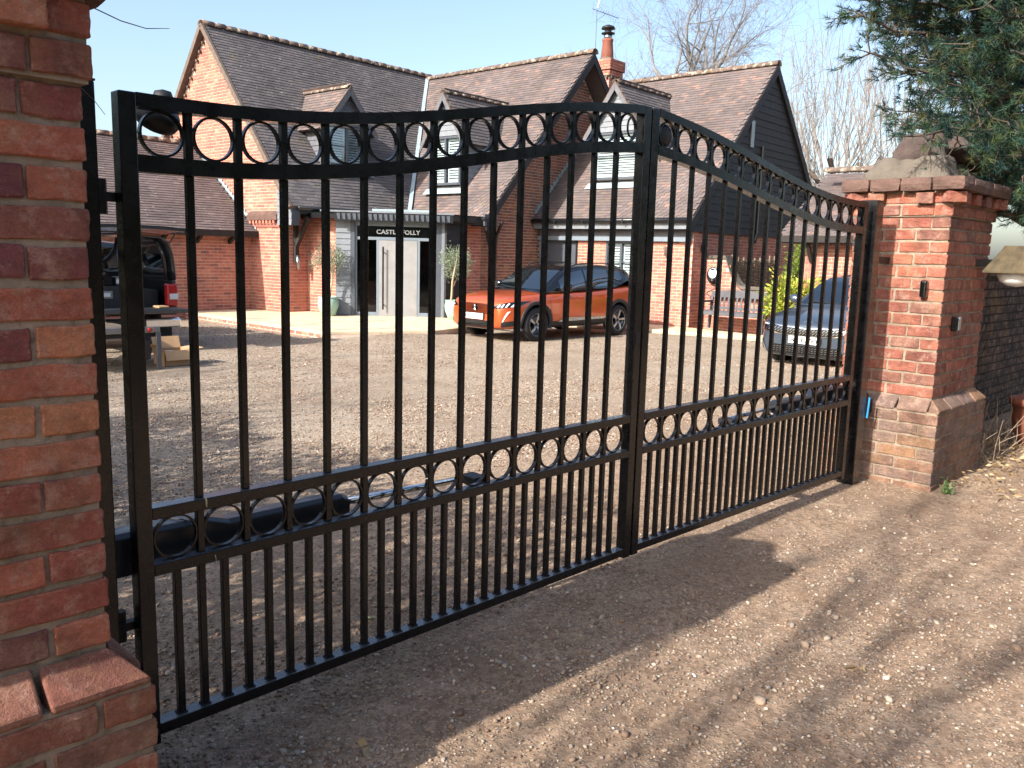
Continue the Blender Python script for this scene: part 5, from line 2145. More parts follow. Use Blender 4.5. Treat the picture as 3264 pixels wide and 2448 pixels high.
        for x in S['doors']:
            lb(skin.patch(MB(), ax_, [(x - .004, .36), (x - .004 + .03, S['belt'] - .1)], [(x + .004, .36), (x + .004 + .03, S['belt'] - .1)], 8, 2, .002), 'door_gap', 'dark_void', root)
        for x in S['handles']:
            h = skin.hit(ax_, x, S['belt'] - .15, .018)
            if h is not None:
                m = MB().lathe([(0, -.09), (.013, -.08), (.016, 0), (.013, .08), (0, .09)], tuple(h), (1, 0, 0), 10)
                lb(m, 'door_handle', paint, root, smooth=True)
        # mirror
        mx, mz = S['mirror']
        m = MB().lathe([(0, -.11), (.05, -.1), (.075, -.04), (.08, .03), (.06, .09), (0, .115)], (mx, s * .98, mz), (.12, s * .96, .15), 16)
        lb(m, 'mirror', S['roofmat'], root, smooth=True)
        lb(MB().bar((mx - .02, s * .80, mz - .06), (mx, s * .93, mz - .04), .05, .04), 'mirror_arm', 'trim_black', root)
    if S.get('rails'):
        for s in (-1, 1):
            pts = [(x, s * (wr_(x) + .0), zr(x) + (.03 if -1.5 < x < -.05 else .0)) for x in np.linspace(-1.65, .05, 14)]
            lb(MB().tube(pts, .014, 6), 'roof_rail', 'trim_black', root, smooth=True)
    # bonnet shut lines
    for s in (-1, 1):
        lb(skin.patch(MB(), 't', [(S['nose'] - .22, s * .66), (x1 - .05, s * .755)], [(S['nose'] - .22, s * .666), (x1 - .05, s * .761)], 10, 2, .002), 'bonnet_gap', 'dark_void', root)
    # dashboard seen behind the screen is left dark; wipers
    lb(MB().tube([(x1 - .04, .1, zr(x1 - .04) + .03), (x1 - .12, -.5, zr(x1 - .12) + .035)], .008, 5), 'wiper', 'trim_black', root)
    face(root, skin, S, plate, paint)
    return root


def plate_on(root, x, z, txt, tilt=0.0, w=.52, h=.112, y=0.0, mat='plate_white'):
    m = MB().box((x - .006, y - w / 2, z - h / 2), (x + .006, y + w / 2, z + h / 2))
    o = lb(m, 'number_plate', mat, root, bevel=.003, seg=1)
    me = text_mesh(txt, .108, .001, 'plate_ink', 'plate_lettering')
    t_ = bpy.data.objects.new('plate_lettering', me)
    COL.objects.link(t_)
    t_.parent = o
    # text X runs to the reader's right: seen from the front (+x) that is +y
    M = Matrix(((0, 0, 1, x + .0075), (1, 0, 0, y), (0, 1, 0, z - .002), (0, 0, 0, 1)))
    wd = max(v.co.x for v in me.vertices) - min(v.co.x for v in me.vertices)
    t_.matrix_basis = M @ Matrix.Diagonal((.46 / wd, .84, 1, 1))
    return o


def face_orange(root, skin, S, plate, paint):
    p = skin.patch
    lb(p(MB(), 'f', [(-.40, .54), (.40, .54)], [(-.5, .735), (.5, .735)], 16, 8, .006), 'grille', 'gloss_black', root, smooth=True)
    g = MB()
    for r_ in range(9):
        z = .555 + r_ * .02
        hw_ = .40 + (z - .54) / .195 * .09
        for q in range(15):
            y = -hw_ + 2 * hw_ * (q + (.25 if r_ % 2 else .65)) / 15
            L_ = .022 * (.45 + .55 * abs(y) / .5)
            if abs(y) < .07 and .6 < z < .7:
                continue
            p(g, 'f', [(y - L_, z), (y + L_, z)], [(y - L_, z + .009), (y + L_, z + .009)], 2, 2, .010)
    lb(g, 'grille_pattern', paint, root, kind='stuff')
    # chrome lion badge, drawn as a few strokes on a dark shield
    lb(p(MB(), 'f', [(-.055, .60), (0, .585), (.055, .60)], [(-.055, .71), (0, .715), (.055, .71)], 7, 6, .012), 'badge_shield', 'gloss_black', root)
    b = MB()
    for pts in ([(-.028, .695), (.0, .70), (.02, .685)], [(.0, .70), (.012, .66), (-.01, .63)], [(.012, .665), (.036, .675)], [(.006, .645), (.036, .635)], [(-.01, .635), (-.028, .60)], [(-.004, .63), (.02, .60)], [(-.012, .69), (-.03, .655)]):
        q = [skin.hit('f', a, z, .019) for a, z in pts]
        b.tube([tuple(v) for v in q], .0055, 5)
    lb(b, 'badge', 'chrome', root)
    plate_on(root, S['nose'] + .045, .485, plate)
    lb(MB().box((S['nose'] - .15, -.27, .425), (S['nose'] + .037, .27, .545)), 'plate_recess', 'trim_black', root, bevel=.01)
    lb(p(MB(), 'f', [(-.52, .285), (.52, .285)], [(-.45, .41), (.45, .41)], 14, 5, .008), 'lower_intake', 'gloss_black', root, smooth=True)
    for i in range(4):
        z = .305 + i * .028
        lb(p(MB(), 'f', [(-.44, z), (.44, z)], [(-.44, z + .009), (.44, z + .009)], 14, 2, .018), 'intake_bar', 'trim_black', root, smooth=True)
    lb(p(MB(), 'f', [(-.68, .25), (-.5, .235), (.5, .235), (.68, .25)], [(-.66, .275), (-.5, .272), (.5, .272), (.66, .275)], 16, 3, .016), 'skid_plate', 'skid_silver', root, smooth=True)
    for s in (1, -1):
        f = lambda pts: [(s * a, b_) for a, b_ in pts]
        lb(p(MB(), 'f', f([(.50, .655), (.66, .655), (.83, .70)]), f([(.53, .70), (.68, .755), (.845, .80)]), 12, 5, .008), 'headlight', 'gloss_black', root, smooth=True)
        for q in range(3):
            a = .665 + q * .055
            lb(p(MB(), 'f', f([(a, .672 + q * .008), (a + .022, .74 + q * .014)]), f([(a + .02, .672 + q * .008), (a + .042, .74 + q * .014)]), 5, 3, .014), 'light_claw', 'white_led', root)
        lb(p(MB(), 'f', f([(.585, .678), (.61, .70)]), f([(.62, .672), (.645, .70)]), 3, 3, .014), 'lens', 'clear_lens', root)
        lb(p(MB(), 'f', f([(.755, .60), (.69, .40)]), f([(.785, .61), (.705, .405)]), 7, 3, .012), 'daylight_fang', 'white_led', root)
        lb(p(MB(), 'f', f([(.66, .30), (.80, .33)]), f([(.68, .40), (.83, .43)]), 7, 5, .009), 'fog_grille', 'trim_black', root)


def face_blue(root, skin, S, plate, paint):
    p = skin.patch
    lo = [(-.78, .61), (-.4, .555), (-.12, .55), (0, .535), (.12, .55), (.4, .555), (.78, .61)]
    hi = [(-.74, .70), (-.4, .66), (-.14, .655), (0, .64), (.14, .655), (.4, .66), (.74, .70)]
    lb(p(MB(), 'f', lo, hi, 24, 6, .006), 'grille', 'gloss_black', root, smooth=True)
    g = MB()
    for q in range(26):
        y = -.66 + q * .052
        for r_ in range(2):
            z = np.interp(abs(y), [0, .4, .78], [.56, .575, .63]) + r_ * .045
            p(g, 'f', [(y - .016, z), (y + .016, z + .03)], [(y - .012, z - .006), (y + .02, z + .024)], 2, 2, .012)
    lb(g, 'grille_pattern', 'steel', root, kind='stuff')
    up = [(a, b_ + .014) for a, b_ in hi]
    lb(p(MB(), 'f', hi, up, 28, 3, .014), 'chrome_strip', 'chrome', root, smooth=True)
    dn = [(a, b_ - .013) for a, b_ in lo]
    lb(p(MB(), 'f', lo, dn, 28, 3, .014), 'chrome_strip', 'chrome', root, smooth=True)
    plate_on(root, S['nose'] + .03, .475, plate)
    lb(p(MB(), 'f', [(-.62, .26), (.62, .26)], [(-.55, .385), (.55, .385)], 14, 5, .008), 'lower_intake', 'gloss_black', root, smooth=True)
    g = MB()
    for q in range(20):
        y = -.5 + q * .052
        for r_ in range(3):
            z = .285 + r_ * .032
            p(g, 'f', [(y - .018, z), (y + .018, z + .018)], [(y - .014, z - .005), (y + .022, z + .013)], 2, 2, .013)
    lb(g, 'intake_pattern', 'steel', root, kind='stuff')
    lb(p(MB(), 'f', [(-.76, .235), (-.5, .205), (.5, .205), (.76, .235)], [(-.74, .262), (-.5, .236), (.5, .236), (.74, .262)], 16, 3, .012), 'skid_plate', 'skid_silver', root, smooth=True)
    for s in (1, -1):
        f = lambda pts: [(s * a, b_) for a, b_ in pts]
        lb(p(MB(), 'f', f([(.62, .66), (.83, .67)]), f([(.60, .715), (.80, .76)]), 10, 5, .008), 'headlight', 'gloss_black', root, smooth=True)
        lb(p(MB(), 'f', f([(.63, .668), (.82, .682)]), f([(.63, .682), (.815, .70)]), 8, 3, .014), 'running_light', 'clear_lens', root)
        lb(p(MB(), 'f', f([(.74, .44), (.62, .25)]), f([(.765, .44), (.65, .25)]), 7, 3, .012), 'bumper_blade', 'skid_silver', root)
        lb(p(MB(), 'f', f([(.70, .30), (.84, .30)]), f([(.72, .43), (.86, .47)]), 6, 4, .008), 'air_curtain', 'trim_black', root)
    # badge letters on the bonnet edge
    h = skin.hit('f', 0, .745, .008)
    me = text_mesh('KIA', .085, .002, 'chrome', 'badge')
    t_ = bpy.data.objects.new('badge', me)
    COL.objects.link(t_)
    t_.parent = root
    M = Matrix(((0, 0, 1, h.x), (1, 0, 0, 0), (0, 1, 0, h.z), (0, 0, 0, 1)))
    t_.matrix_basis = M @ Matrix.Rotation(-.75, 4, 'X') @ Matrix.Diagonal((1.15, .75, 1, 1))


SUV = dict(
    sec=[(-2.16, .70, .46, .98), (-2.13, .81, .36, 1.04), (-1.98, .865, .28, 1.09), (-1.6, .88, .25, 1.10), (-1.0, .885, .24, 1.05), (-.3, .885, .24, 1.01), (.4, .885, .24, .985), (.9, .885, .24, .97), (1.3, .88, .24, .95), (1.65, .862, .24, .915), (1.9, .82, .24, .875), (2.04, .75, .245, .825), (2.11, .66, .265, .77), (2.14, .56, .31, .70)],
    arch=.385, axles=(1.285, -1.32), wr=.335, track=.785, clad='trim_black', roofmat='gloss_black', nose=2.13,
    zr=[(1.06, .96), (1.0, .985), (.7, 1.165), (.35, 1.365), (.1, 1.45), (-.2, 1.495), (-.6, 1.515), (-1.1, 1.51), (-1.5, 1.48), (-1.8, 1.43), (-2.0, 1.28), (-2.12, 1.05)],
    wrf=[(1.06, .74), (.7, .69), (.2, .62), (-.6, .61), (-1.5, .59), (-2.1, .66)],
    zbelt=[(1.06, .97), (.6, 1.0), (-.3, 1.03), (-1.2, 1.07), (-1.4, 1.12), (-1.7, 1.22), (-2.12, 1.06)], wbelt=[(1.06, .775), (.7, .80), (-.5, .825), (-1.5, .81), (-2.12, .72)],
    gx=(-2.12, 1.06), wind=(.16, .985), rear=(-2.09, -1.84), side=[(.55, -.22, .12, .9), (-.27, -1.05, .12, .9), (-1.10, -1.5, .3, .88)],
    sill=(.25, .39), strip=True, doors=(.88, -.25, -1.0), handles=(-.05, -.9), belt=1.0, mirror=(.52, 1.06), rails=True)

car('orange compact car with black roof parked before the porch', (13.44, 12.06, -.2), 'paint_orange', face_orange, 'GE23 YTP', SUV)

HATCH = dict(
    sec=[(-2.2, .66, .46, .92), (-2.15, .78, .36, .98), (-1.95, .86, .26, 1.02), (-1.5, .885, .22, 1.02), (-.8, .895, .2, .99), (0, .895, .2, .97), (.6, .895, .2, .97), (1.0, .895, .2, .965), (1.35, .89, .2, .93), (1.7, .875, .2, .875), (1.95, .84, .2, .82), (2.1, .78, .21, .765), (2.19, .70, .225, .71), (2.225, .60, .26, .64)],
    arch=.375, axles=(1.33, -1.33), wr=.33, track=.80, clad='trim_black', roofmat='paint_blue', nose=2.22,
    zr=[(1.15, .95), (1.08, .975), (.75, 1.16), (.4, 1.33), (.15, 1.415), (-.2, 1.46), (-.6, 1.475), (-1.1, 1.45), (-1.6, 1.36), (-1.9, 1.22), (-2.15, 1.0)],
    wrf=[(1.15, .76), (.7, .70), (.2, .63), (-.6, .61), (-1.5, .59), (-2.15, .66)],
    zbelt=[(1.15, .96), (.6, .985), (-.3, 1.01), (-1.2, 1.05), (-2.15, 1.0)], wbelt=[(1.15, .79), (.7, .81), (-.5, .83), (-1.5, .80), (-2.15, .68)],
    gx=(-2.15, 1.15), wind=(.2, 1.07), rear=(-2.05, -1.62), side=[(.6, -.2, .12, .9), (-.25, -1.05, .12, .9)],
    sill=(.2, .27), strip=False, doors=(.9, -.22, -1.05), handles=(-.05, -.9), belt=.97, mirror=(.62, 1.03), rails=False)

car('dark blue-grey car with chrome-edged grille beside the far pier', (14.6, 5.8, -.17), 'paint_blue', face_blue, 'BJ23 XVY', HATCH)


def build_truck():
    gz = -.2
    root = thing('pickup_truck', 'dark pickup with canopy door raised and tailgate down', 'pickup', (5.25, 16, gz))
    T = lambda a, d, z: (5.25 + a, 13.8 + d, gz + z)       # a right, d forward
    W = .9
    # bed: floor and sides
    m = MB().box((-W, 0, .55), (W, 1.6, .64), T)
    m.box((-W, 0, .64), (-W + .07, 1.6, 1.12), T).box((W - .07, 0, .64), (W, 1.6, 1.12), T).box((-W + .07, 1.53, .64), (W - .07, 1.6, 1.12), T)
    m.build('bed', 'paint_truck', root, bevel=.02)
    # canopy shell: two curved sides and a roof, rear open
    def shell(a0):
        P = []
        for d in np.linspace(0, 1.55, 6):
            row = []
            for a, z in ((W, 1.12), (W - .02, 1.3), (W - .08, 1.55), (W - .17, 1.74), (W - .3, 1.82), (0, 1.86), (-W + .3, 1.82), (-W + .17, 1.74), (-W + .08, 1.55), (-W + .02, 1.3), (-W, 1.12)):
                row.append(T(a, d + (1.86 - z) * -.0 - (.18 * (1.12 + .0 - z) / -.7 if d < .1 else 0), z))
            P.append(row)
        return P
    P = np.array(shell(0))
    nd, nz = P.shape[:2]
    fs = []
    for i in range(nd - 1):
        for k in range(nz - 1):
            if 0 < i < nd - 2 and k in (1, nz - 3):      # side window openings
                continue
            fs.append((i * nz + k, (i + 1) * nz + k, (i + 1) * nz + k + 1, i * nz + k + 1))
    o = MB().add(P.reshape(-1, 3), fs).build('canopy', 'paint_truck', root, smooth=True)
    sd = o.modifiers.new('t', 'SOLIDIFY')
    sd.thickness = .03
    for k in (1, nz - 3):
        MB().grid(P[1:nd - 1, k:k + 2]).build('canopy_window', 'window_glass', root)
    # raised rear door
    P = []
    for t_ in np.linspace(0, 1, 5):
        d = .1 - .72 * t_
        z = 1.88 + .1 * t_ - .06 * t_ * t_
        P.append([T(a * (W - .12), d, z + .03 * (1 - abs(a) ** 3)) for a in np.linspace(-1, 1, 9)])
    o = MB().grid(P).build('canopy_door', 'glass_dark', root, smooth=True)
    sd = o.modifiers.new('t', 'SOLIDIFY')
    sd.thickness = .025
    P = [[T(a * (W - .12), -.62, 1.90 + .03 * (1 - abs(a) ** 3) + q) for a in np.linspace(-1, 1, 9)] for q in (.0, .05)]
    MB().grid(P).build('door_edge', 'trim_black', root)
    for s in (-1, 1):
        MB().tube([T(s * (W - .12), .1, 1.6), T(s * (W - .16), -.4, 1.88)], .012, 6).build('gas_strut', 'steel', root)
        MB().tube([T(s * (W - .1), .13, 1.12), T(s * (W - .12), .15, 1.5), T(s * (W - .22), .17, 1.78)], .035, 6).build('canopy_pillar', 'paint_truck', root, smooth=True)
    # tailgate lowered flat
    MB().box((-W + .03, -.52, .61), (W - .03, -.01, .68), T).build('tailgate', 'paint_truck', root, bevel=.02)
    MB().box((-W + .1, -.5, .678), (W - .1, -.06, .684), T).build('tailgate_liner', 'trim_black', root)
    for s in (-1, 1):
        MB().box((min(s * (W - .16), s * (W + .012)), -.03, .68), (max(s * (W - .16), s * (W + .012)), .12, 1.06), T).build('tail_light', 'red_lens', root, bevel=.03, seg=3)
        MB().box((min(s * (W - .13), s * (W + .016)), -.034, .80), (max(s * (W - .13), s * (W + .016)), .1, .9), T).build('reverse_light', 'clear_lens', root, bevel=.01)
    MB().box((-W + .02, -.2, .36), (W - .02, 0, .52), T).build('bumper', 'chrome', root, bevel=.04, seg=3)
    MB().box((-.3, -.215, .38), (.3, -.19, .50), T).build('step_pad', 'trim_black', root)
    MB().box((-.26, -.212, .30), (.26, -.2, .36), T).build('number_plate', 'plate_yellow', root)
    for x in (-.72, .72):
        for d in (.75, 3.95):
            ty = MB().lathe([(.22, -.1), (.3, -.12), (.36, -.09), (.37, 0), (.36, .09), (.3, .12), (.22, .1), (.2, 0)], T(x, d, .37), (1, 0, 0), 28, close=True).build('tyre', 'rubber', root, smooth=True)
            MB().lathe([(0, .02), (.2, .04), (.22, .09)], T(x, d, .37), (1 if x > 0 else -1, 0, 0), 20).build('rim', 'steel', ty, smooth=True)
            MB().box((min(x * 1.0 - .14, x * 1.0 + .14), d - .62, .12), (max(x - .14, x + .14), d - .59, .5), T).build('mud_flap', 'rubber', root)
    # cab
    P = []
    for d, zl, zh, w in ((1.65, .5, 1.1, .9), (1.7, .45, 1.72, .88), (2.2, .42, 1.78, .88), (3.0, .42, 1.7, .88), (3.6, .42, 1.15, .9), (4.6, .45, 1.02, .86), (4.9, .5, .8, .75)):
        P.append([T(a * w, d, z) for a, z in ((-1, zl), (-1, (zl + min(zh, 1.1)) / 2), (-.98, min(zh, 1.08)), (-.78, zh - .04), (0, zh), (.78, zh - .04), (.98, min(zh, 1.08)), (1, (zl + min(zh, 1.1)) / 2), (1, zl), (0, zl - .02), (-1, zl))])
    MB().grid(P).build('cab', 'paint_truck', root, smooth=True)
    MB().grid([[T(-.62, 1.635, 1.2), T(-.58, 1.65, 1.62)], [T(.62, 1.635, 1.2), T(.58, 1.65, 1.62)]]).build('rear_glass', 'glass_dark', root)
    # load inside
    for (a0, d0, z0, a1, d1, z1, mt, nm) in ((-.62, .2, .642, .1, .9, 1.02, 'trim_black', 'storage_drawer'), (.14, .25, .642, .7, .9, .95, 'trim_black', 'storage_drawer'), (-.55, .3, 1.022, .0, .8, 1.18, 'dark_void', 'tool_case'), (-.7, .5, 1.19, -.5, .7, 1.4, 'green_plastic', 'sprayer'), (.05, .3, 1.03, .3, .6, 1.16, 'alu', 'tin'), (.45, -.35, .686, .62, -.1, .72, 'card', 'paper_pad'), (-.5, .3, 1.185, -.1, .6, 1.24, 'wood_raw', 'plank_offcut')):
        MB().box((a0, d0, z0), (a1, d1, z1), T).build(nm, mt, root, bevel=.012)
    MB().box((-.3, .19, .82), (-.05, .2, .94), T).build('drawer_latch', 'alu', root, bevel=.01)
    MB().box((-.26, .183, .85), (-.09, .191, .91), T).build('drawer_label', 'white_paint', root)
    MB().box((.05, .285, 1.06), (.13, .296, 1.12), T).build('case_label', 'white_paint', root)


build_truck()


def build_trailer():
    gz = -.19
    root = thing('trailer', 'small low trailer with red triangles behind the pickup', 'trailer', (4.2, 12, gz))
    T = lambda a, d, z: (4.2 + a, 11.45 + d, gz + z)
    W = .66
    MB().box((-W, 0, .50), (W, .05, .58), T).build('rear_bar', 'alu', root, bevel=.006)
    MB().box((-W, .05, .44), (W, .09, .50), T).build('rear_board', 'timber_dark', root)
    for s in (-1, 1):
        MB().box((min(s * W, s * (W - .05)), .05, .44), (max(s * W, s * (W - .05)), 1.6, .50), T).build('side_rail', 'alu', root)
        MB().prism([T(s * .36 - .1, -.01, .17), T(s * .36 + .1, -.01, .17), T(s * .36, -.01, .36)], (0, .012, 0)).build('triangle_reflector', 'red_lens', root)
        MB().box((s * .36 - .16, .004, .14), (s * .36 + .16, .02, .40), T).build('reflector_panel', 'timber_dark', root)
        MB().box((s * (W - .03) - .03, -.02, .0), (s * (W - .03) + .03, .02, .5), T).build('prop_leg', 'wood_weathered', root)
        MB().lathe([(0, .012), (.03, .01), (.034, 0)], T(s * (W - .14), -.003, .54), (0, -1, 0), 12).build('lamp', 'red_lens', root, smooth=True)
        ty = MB().lathe([(.13, -.06), (.2, -.07), (.23, -.04), (.23, .04), (.2, .07), (.13, .06)], T(s * (W + .1), .9, .23), (1, 0, 0), 20, close=True).build('tyre', 'rubber', root, smooth=True)
        MB().lathe([(0, .0), (.13, .02)], T(s * (W + .1), .9, .23), (s, 0, 0), 16).build('rim', 'steel', ty)
    MB().box((-W + .05, .1, .49), (W - .05, 1.6, .51), T).build('deck', 'wood_raw', root)
    MB().tube([T(0, 1.6, .46), T(.4, 2.2, .44)], .03, 8).build('drawbar', 'steel', root)


build_trailer()


def build_box():
    gz = float(ground_h(5.1, 11.9))
    root = thing('cardboard_box', 'open cardboard box on the gravel beside the trailer', 'box', (5.15, 11.9, gz))
    T = lambda a, d, z: (5.2 + a, 11.85 + d, gz + z)
    w, d, h, t_ = .2, .19, .22, .006
    m = MB().box((-w, -d, 0), (w, d, .006), T).box((-w, -d, 0), (w, -d + t_, h), T).box((-w, d - t_, 0), (w, d, h), T).box((-w, -d, 0), (-w + t_, d, h), T).box((w - t_, -d, 0), (w, d, h), T)
    m.build('carton', 'card', root)
    for (p, q, r_) in (((-w, d, h), (w, d, h), (0, .06, .16)), ((w, -d, h), (w, d, h), (.17, 0, .02)), ((-w, -d, h), (-w, d, h), (-.12, 0, .09)), ((-w, -d, h), (w, -d, h), (0, -.06, -.13))):
        a, b, c = np.array(T(*p)), np.array(T(*q)), np.array(r_)
        MB().add([a, b, b + c, a + c, a + (0, 0, .005), b + (0, 0, .005), b + c + (0, 0, .005), a + c + (0, 0, .005)], BOXF).build('flap', 'card_in', root)
    MB().box((-.12, -.1, .14), (.02, .06, .2), T).build('paper', 'white_paint', root)


build_box()
# ------------------------------------------------------------------ plants


def leaf_mesh(name, pos, dirs, length, width, mat, curl=.15):
    """many single leaves (a folded diamond of two triangles each half) from arrays"""
    n = len(pos)
    d = dirs / np.linalg.norm(dirs, axis=1, keepdims=True)
    r = rng.normal(0, 1, (n, 3))
    s = np.cross(d, r)
    s /= np.linalg.norm(s, axis=1, keepdims=True) + 1e-9
    u = np.cross(s, d)
    L = (length * (.7 + .6 * rng.random(n)))[:, None]
    W = (width * (.7 + .6 * rng.random(n)))[:, None]
    p0 = pos
    p1 = pos + d * L * .5 + s * W * .5 + u * L * curl * .5
    p2 = pos + d * L
    p3 = pos + d * L * .5 - s * W * .5 + u * L * curl * .5
    V = np.stack([p0, p1, p2, p3], 1).reshape(-1, 3)
    F = np.array([(0, 1, 2), (0, 2, 3)])[None] + 4 * np.arange(n)[:, None, None]
    return fast_mesh(name, V, F.reshape(-1, 3), mat, np.repeat(rng.random(n), 4))


def grow(p, d, L, r, depth, out, spread=.5, kids=3, shrink=.68, up=.15, seg=4, wob=.12, tip=.0022, lo=.35):
    """recursive limb: appends (points, radii, depth) to out"""
    p = np.array(p, float)
    d = np.array(d, float)
    d /= np.linalg.norm(d)
    pts, rad = [p.copy()], [r]
    for i in range(seg):
        d = d + rng.normal(0, wob, 3) + np.array((0, 0, up * .25))
        d /= np.linalg.norm(d)
        p = p + d * L / seg
        pts.append(p.copy())
        rad.append(max(tip, r * (1 - .45 * (i + 1) / seg)))
    out.append((pts, rad, depth))
    if depth <= 0:
        return
    for k in range(kids):
        t = lo + (1 - lo) * (k + rng.random()) / kids
        i = min(seg, int(t * seg) + (1 if k == kids - 1 else 0))
        b = pts[i]
        ax = rng.normal(0, 1, 3)
        nd = d + spread * ax / np.linalg.norm(ax) * (1.2 if k < kids - 1 else .5)
        nd[2] += up
        grow(b, nd, L * shrink * (.75 + .5 * rng.random()), max(tip, rad[i] * .62), depth - 1, out, spread, kids, shrink, up, max(2, seg - 1), wob, tip, lo)


def limbs_mesh(name, segs, mat, sides=None):
    m = MB()
    for pts, rad, dep in segs:
        m.tube(pts, rad, sides or (7 if dep >= 3 else 5 if dep == 2 else 3), cap=False)
    return m.mesh(name, mat, True, fix=False)


def bare_tree(label, base, H_, r, levels, kids, spread, mat, trunk_frac=.3, first=6, up=.2, shrink=.66, lean=(0, 0), tip=.006, name='bare_tree', group=None, ll=None):
    root = thing(name, label, 'tree', base, group)
    base = np.array(base, float)
    out = []
    grow(base, (lean[0], lean[1], 1), H_ * trunk_frac, r, 0, out, wob=.03, seg=5, up=.1)
    link('trunk', limbs_mesh('trunk', out, mat, 9), root)
    top = np.array(out[0][0][-1])
    br = []
    for k in range(first):
        a = 2 * math.pi * (k + .4 * rng.random()) / first
        e = .75 + .7 * rng.random()
        d = np.array((math.cos(a) * spread * 1.3, math.sin(a) * spread * 1.3, e))
        start = np.array(out[0][0][3 + (k % 3)]) if k < first - 1 else top
        grow(start, d if k < first - 1 else (0, 0, 1), ll or H_ * .34, r * .5, levels, br, spread, kids, shrink, up, 5, .11, tip)
    link('crown', limbs_mesh('crown', br, mat), root)
    return root


# big leafless tree behind the house
bare_tree('large leafless tree rising behind the chimney and right wing', (35.2, 23.4, 0), 16.5, .34, 6, 3, .8, 'bark_far', .5, 8, .06, .74, tip=.005, ll=3.15)
# leafless trees behind the garage and the far pier
bare_tree('slender leafless tree with a straight leader behind the far pier', (27.6, 12.7, 0), 9.4, .12, 4, 3, .45, 'bark_pale', .3, 7, .28, .62, tip=.007, group='leafless trees beyond the garage')


def pollard(label, base, h, knuckles, whips, wl):
    root = thing('pollard_tree', label, 'tree', base, 'leafless trees beyond the garage')
    base = np.array(base, float)
    out, wh = [], []
    grow(base, (0, 0, 1), h * .6, .16, 0, out, wob=.04, seg=4)
    top = np.array(out[0][0][-1])
    for k in range(knuckles):
        a = 2 * math.pi * (k + .5 * rng.random()) / knuckles
        st = []
        grow(top, (math.cos(a) * .8, math.sin(a) * .8, 1), h * .42, .09, 0, st, wob=.18, seg=4, up=.4)
        st[0] = (st[0][0], [.085, .075, .07, .07, .085], 3)
        out += st
        kp = np.array(st[0][0][-1])
        for j in range(whips):
            d = np.array((rng.normal(0, .62), rng.normal(0, .62), 1.0))
            grow(kp + rng.normal(0, .05, 3), d, wl * (.6 + .7 * rng.random()), .013, 1, wh, .4, 3, .5, .3, 5, .07, .0045)
    link('trunk', limbs_mesh('trunk', out, 'bark', 7), root)
    link('crown', limbs_mesh('crown', wh, 'bark_pale'), root)


pollard('knuckled pollard with upright bare whips left of the far pier', (25.0, 10.75, 0), 4.6, 5, 8, 2.8)
pollard('knuckled pollard with long bare whips just behind the far pier cap', (23.6, 8.9, 0), 4.2, 5, 8, 2.6)
pollard('low pollard between the black gable and the slender leafless tree', (30.0, 15.6, 0), 5.0, 4, 5, 2.4)
bare_tree('leafless shrub tops showing above the low outbuilding roof', (5.2, 24.5, 0), 5.6, .07, 3, 4, .5, 'bark_pale', .45, 7, .3, .6, tip=.006, name='bare_shrub')
# trees standing left of the view; they throw the broken shade on the court
bare_tree('leafless tree left of the picture shading the court', (-6.5, 10.6, 0), 9.0, .2, 3, 4, .55, 'bark', .3, 7, .12, .66, tip=.008, group='trees left of the view')
bare_tree('spreading leafless tree left of the picture near the drive', (-5.2, .95, 0), 7.4, .11, 3, 3, .3, 'bark', .3, 6, .25, .66, tip=.009, group='trees left of the view')


def leafy(label, name, base, h, rx, ry, rz, n, mat, ll, lw, cat='tree', zc=None, bark='bark', stems=1, clumps=60, group=None, tr=.06, bs=.5):
    """stem plus a crown of single leaves gathered in clumps"""
    root = thing(name, label, cat, base, group)
    base = np.array(base, float)
    c = base + np.array((0, 0, zc if zc is not None else h - rz))
    st = []
    for k in range(stems):
        grow(base + np.array((rng.normal(0, .04 * stems), rng.normal(0, .04 * stems), 0)), (rng.normal(0, .12), rng.normal(0, .12), 1), c[2] - base[2], tr, 2, st, .6, 3, bs, .3, 5, .07, .004)
    link('trunk', limbs_mesh('trunk', st, bark), root)
    q = rng.normal(0, 1, (clumps, 3))
    q /= np.linalg.norm(q, axis=1, keepdims=True)
    q *= (rng.random((clumps, 1)) ** .4) * (.75 + .35 * rng.random((clumps, 1)))
    cl = c + q * np.array((rx, ry, rz))
    k = rng.integers(0, clumps, n)
    sp = min(rx, ry, rz)
    off = rng.normal(0, .17 * sp, (n, 3))
    pos = cl[k] + off
    dirs = off / (np.linalg.norm(off, axis=1, keepdims=True) + 1e-6) + (pos - c) / sp * .5 + rng.normal(0, .5, (n, 3)) + np.array((0, 0, .25))
    link('crown', leaf_mesh('crown', pos, dirs, np.full(n, ll), np.full(n, lw), mat), root)
    return root


# olive trees in glazed pots either side of the door
for (u, v, hgt, cw, lab_t, lab_p) in ((11.96, 16.06, 1.62, .36, 'small olive tree left of the front door', 'sea green glazed pot left of the front door'),
                                     (13.86, 13.83, 1.60, .34, 'small olive tree right of the front door behind the orange car', 'sea green glazed pot right of the front door behind the orange car')):
    b = H(u, v, -.04)
    t = thing('planter_pot', lab_p, 'plant pot', b, 'glazed pots by the front door')
    MB().lathe([(0, 0), (.14, 0), (.16, .02), (.23, .2), (.245, .32), (.225, .40), (.215, .41), (.235, .425), (.235, .445), (.205, .445), (.19, .40), (0, .39)], b, ez, 32).build('body', 'pot_glaze', t, smooth=True)
    MB().lathe([(0, .405), (.195, .40)], b, ez, 24).build('earth', 'soil', t)
    leafy(lab_t, 'olive_tree', b + ez * .38, hgt, cw, cw, .40, 2600, 'olive_leaf', .055, .014, zc=.97 - .04, bark='bark_olive', clumps=46, group='potted olive trees', tr=.032, bs=.28)

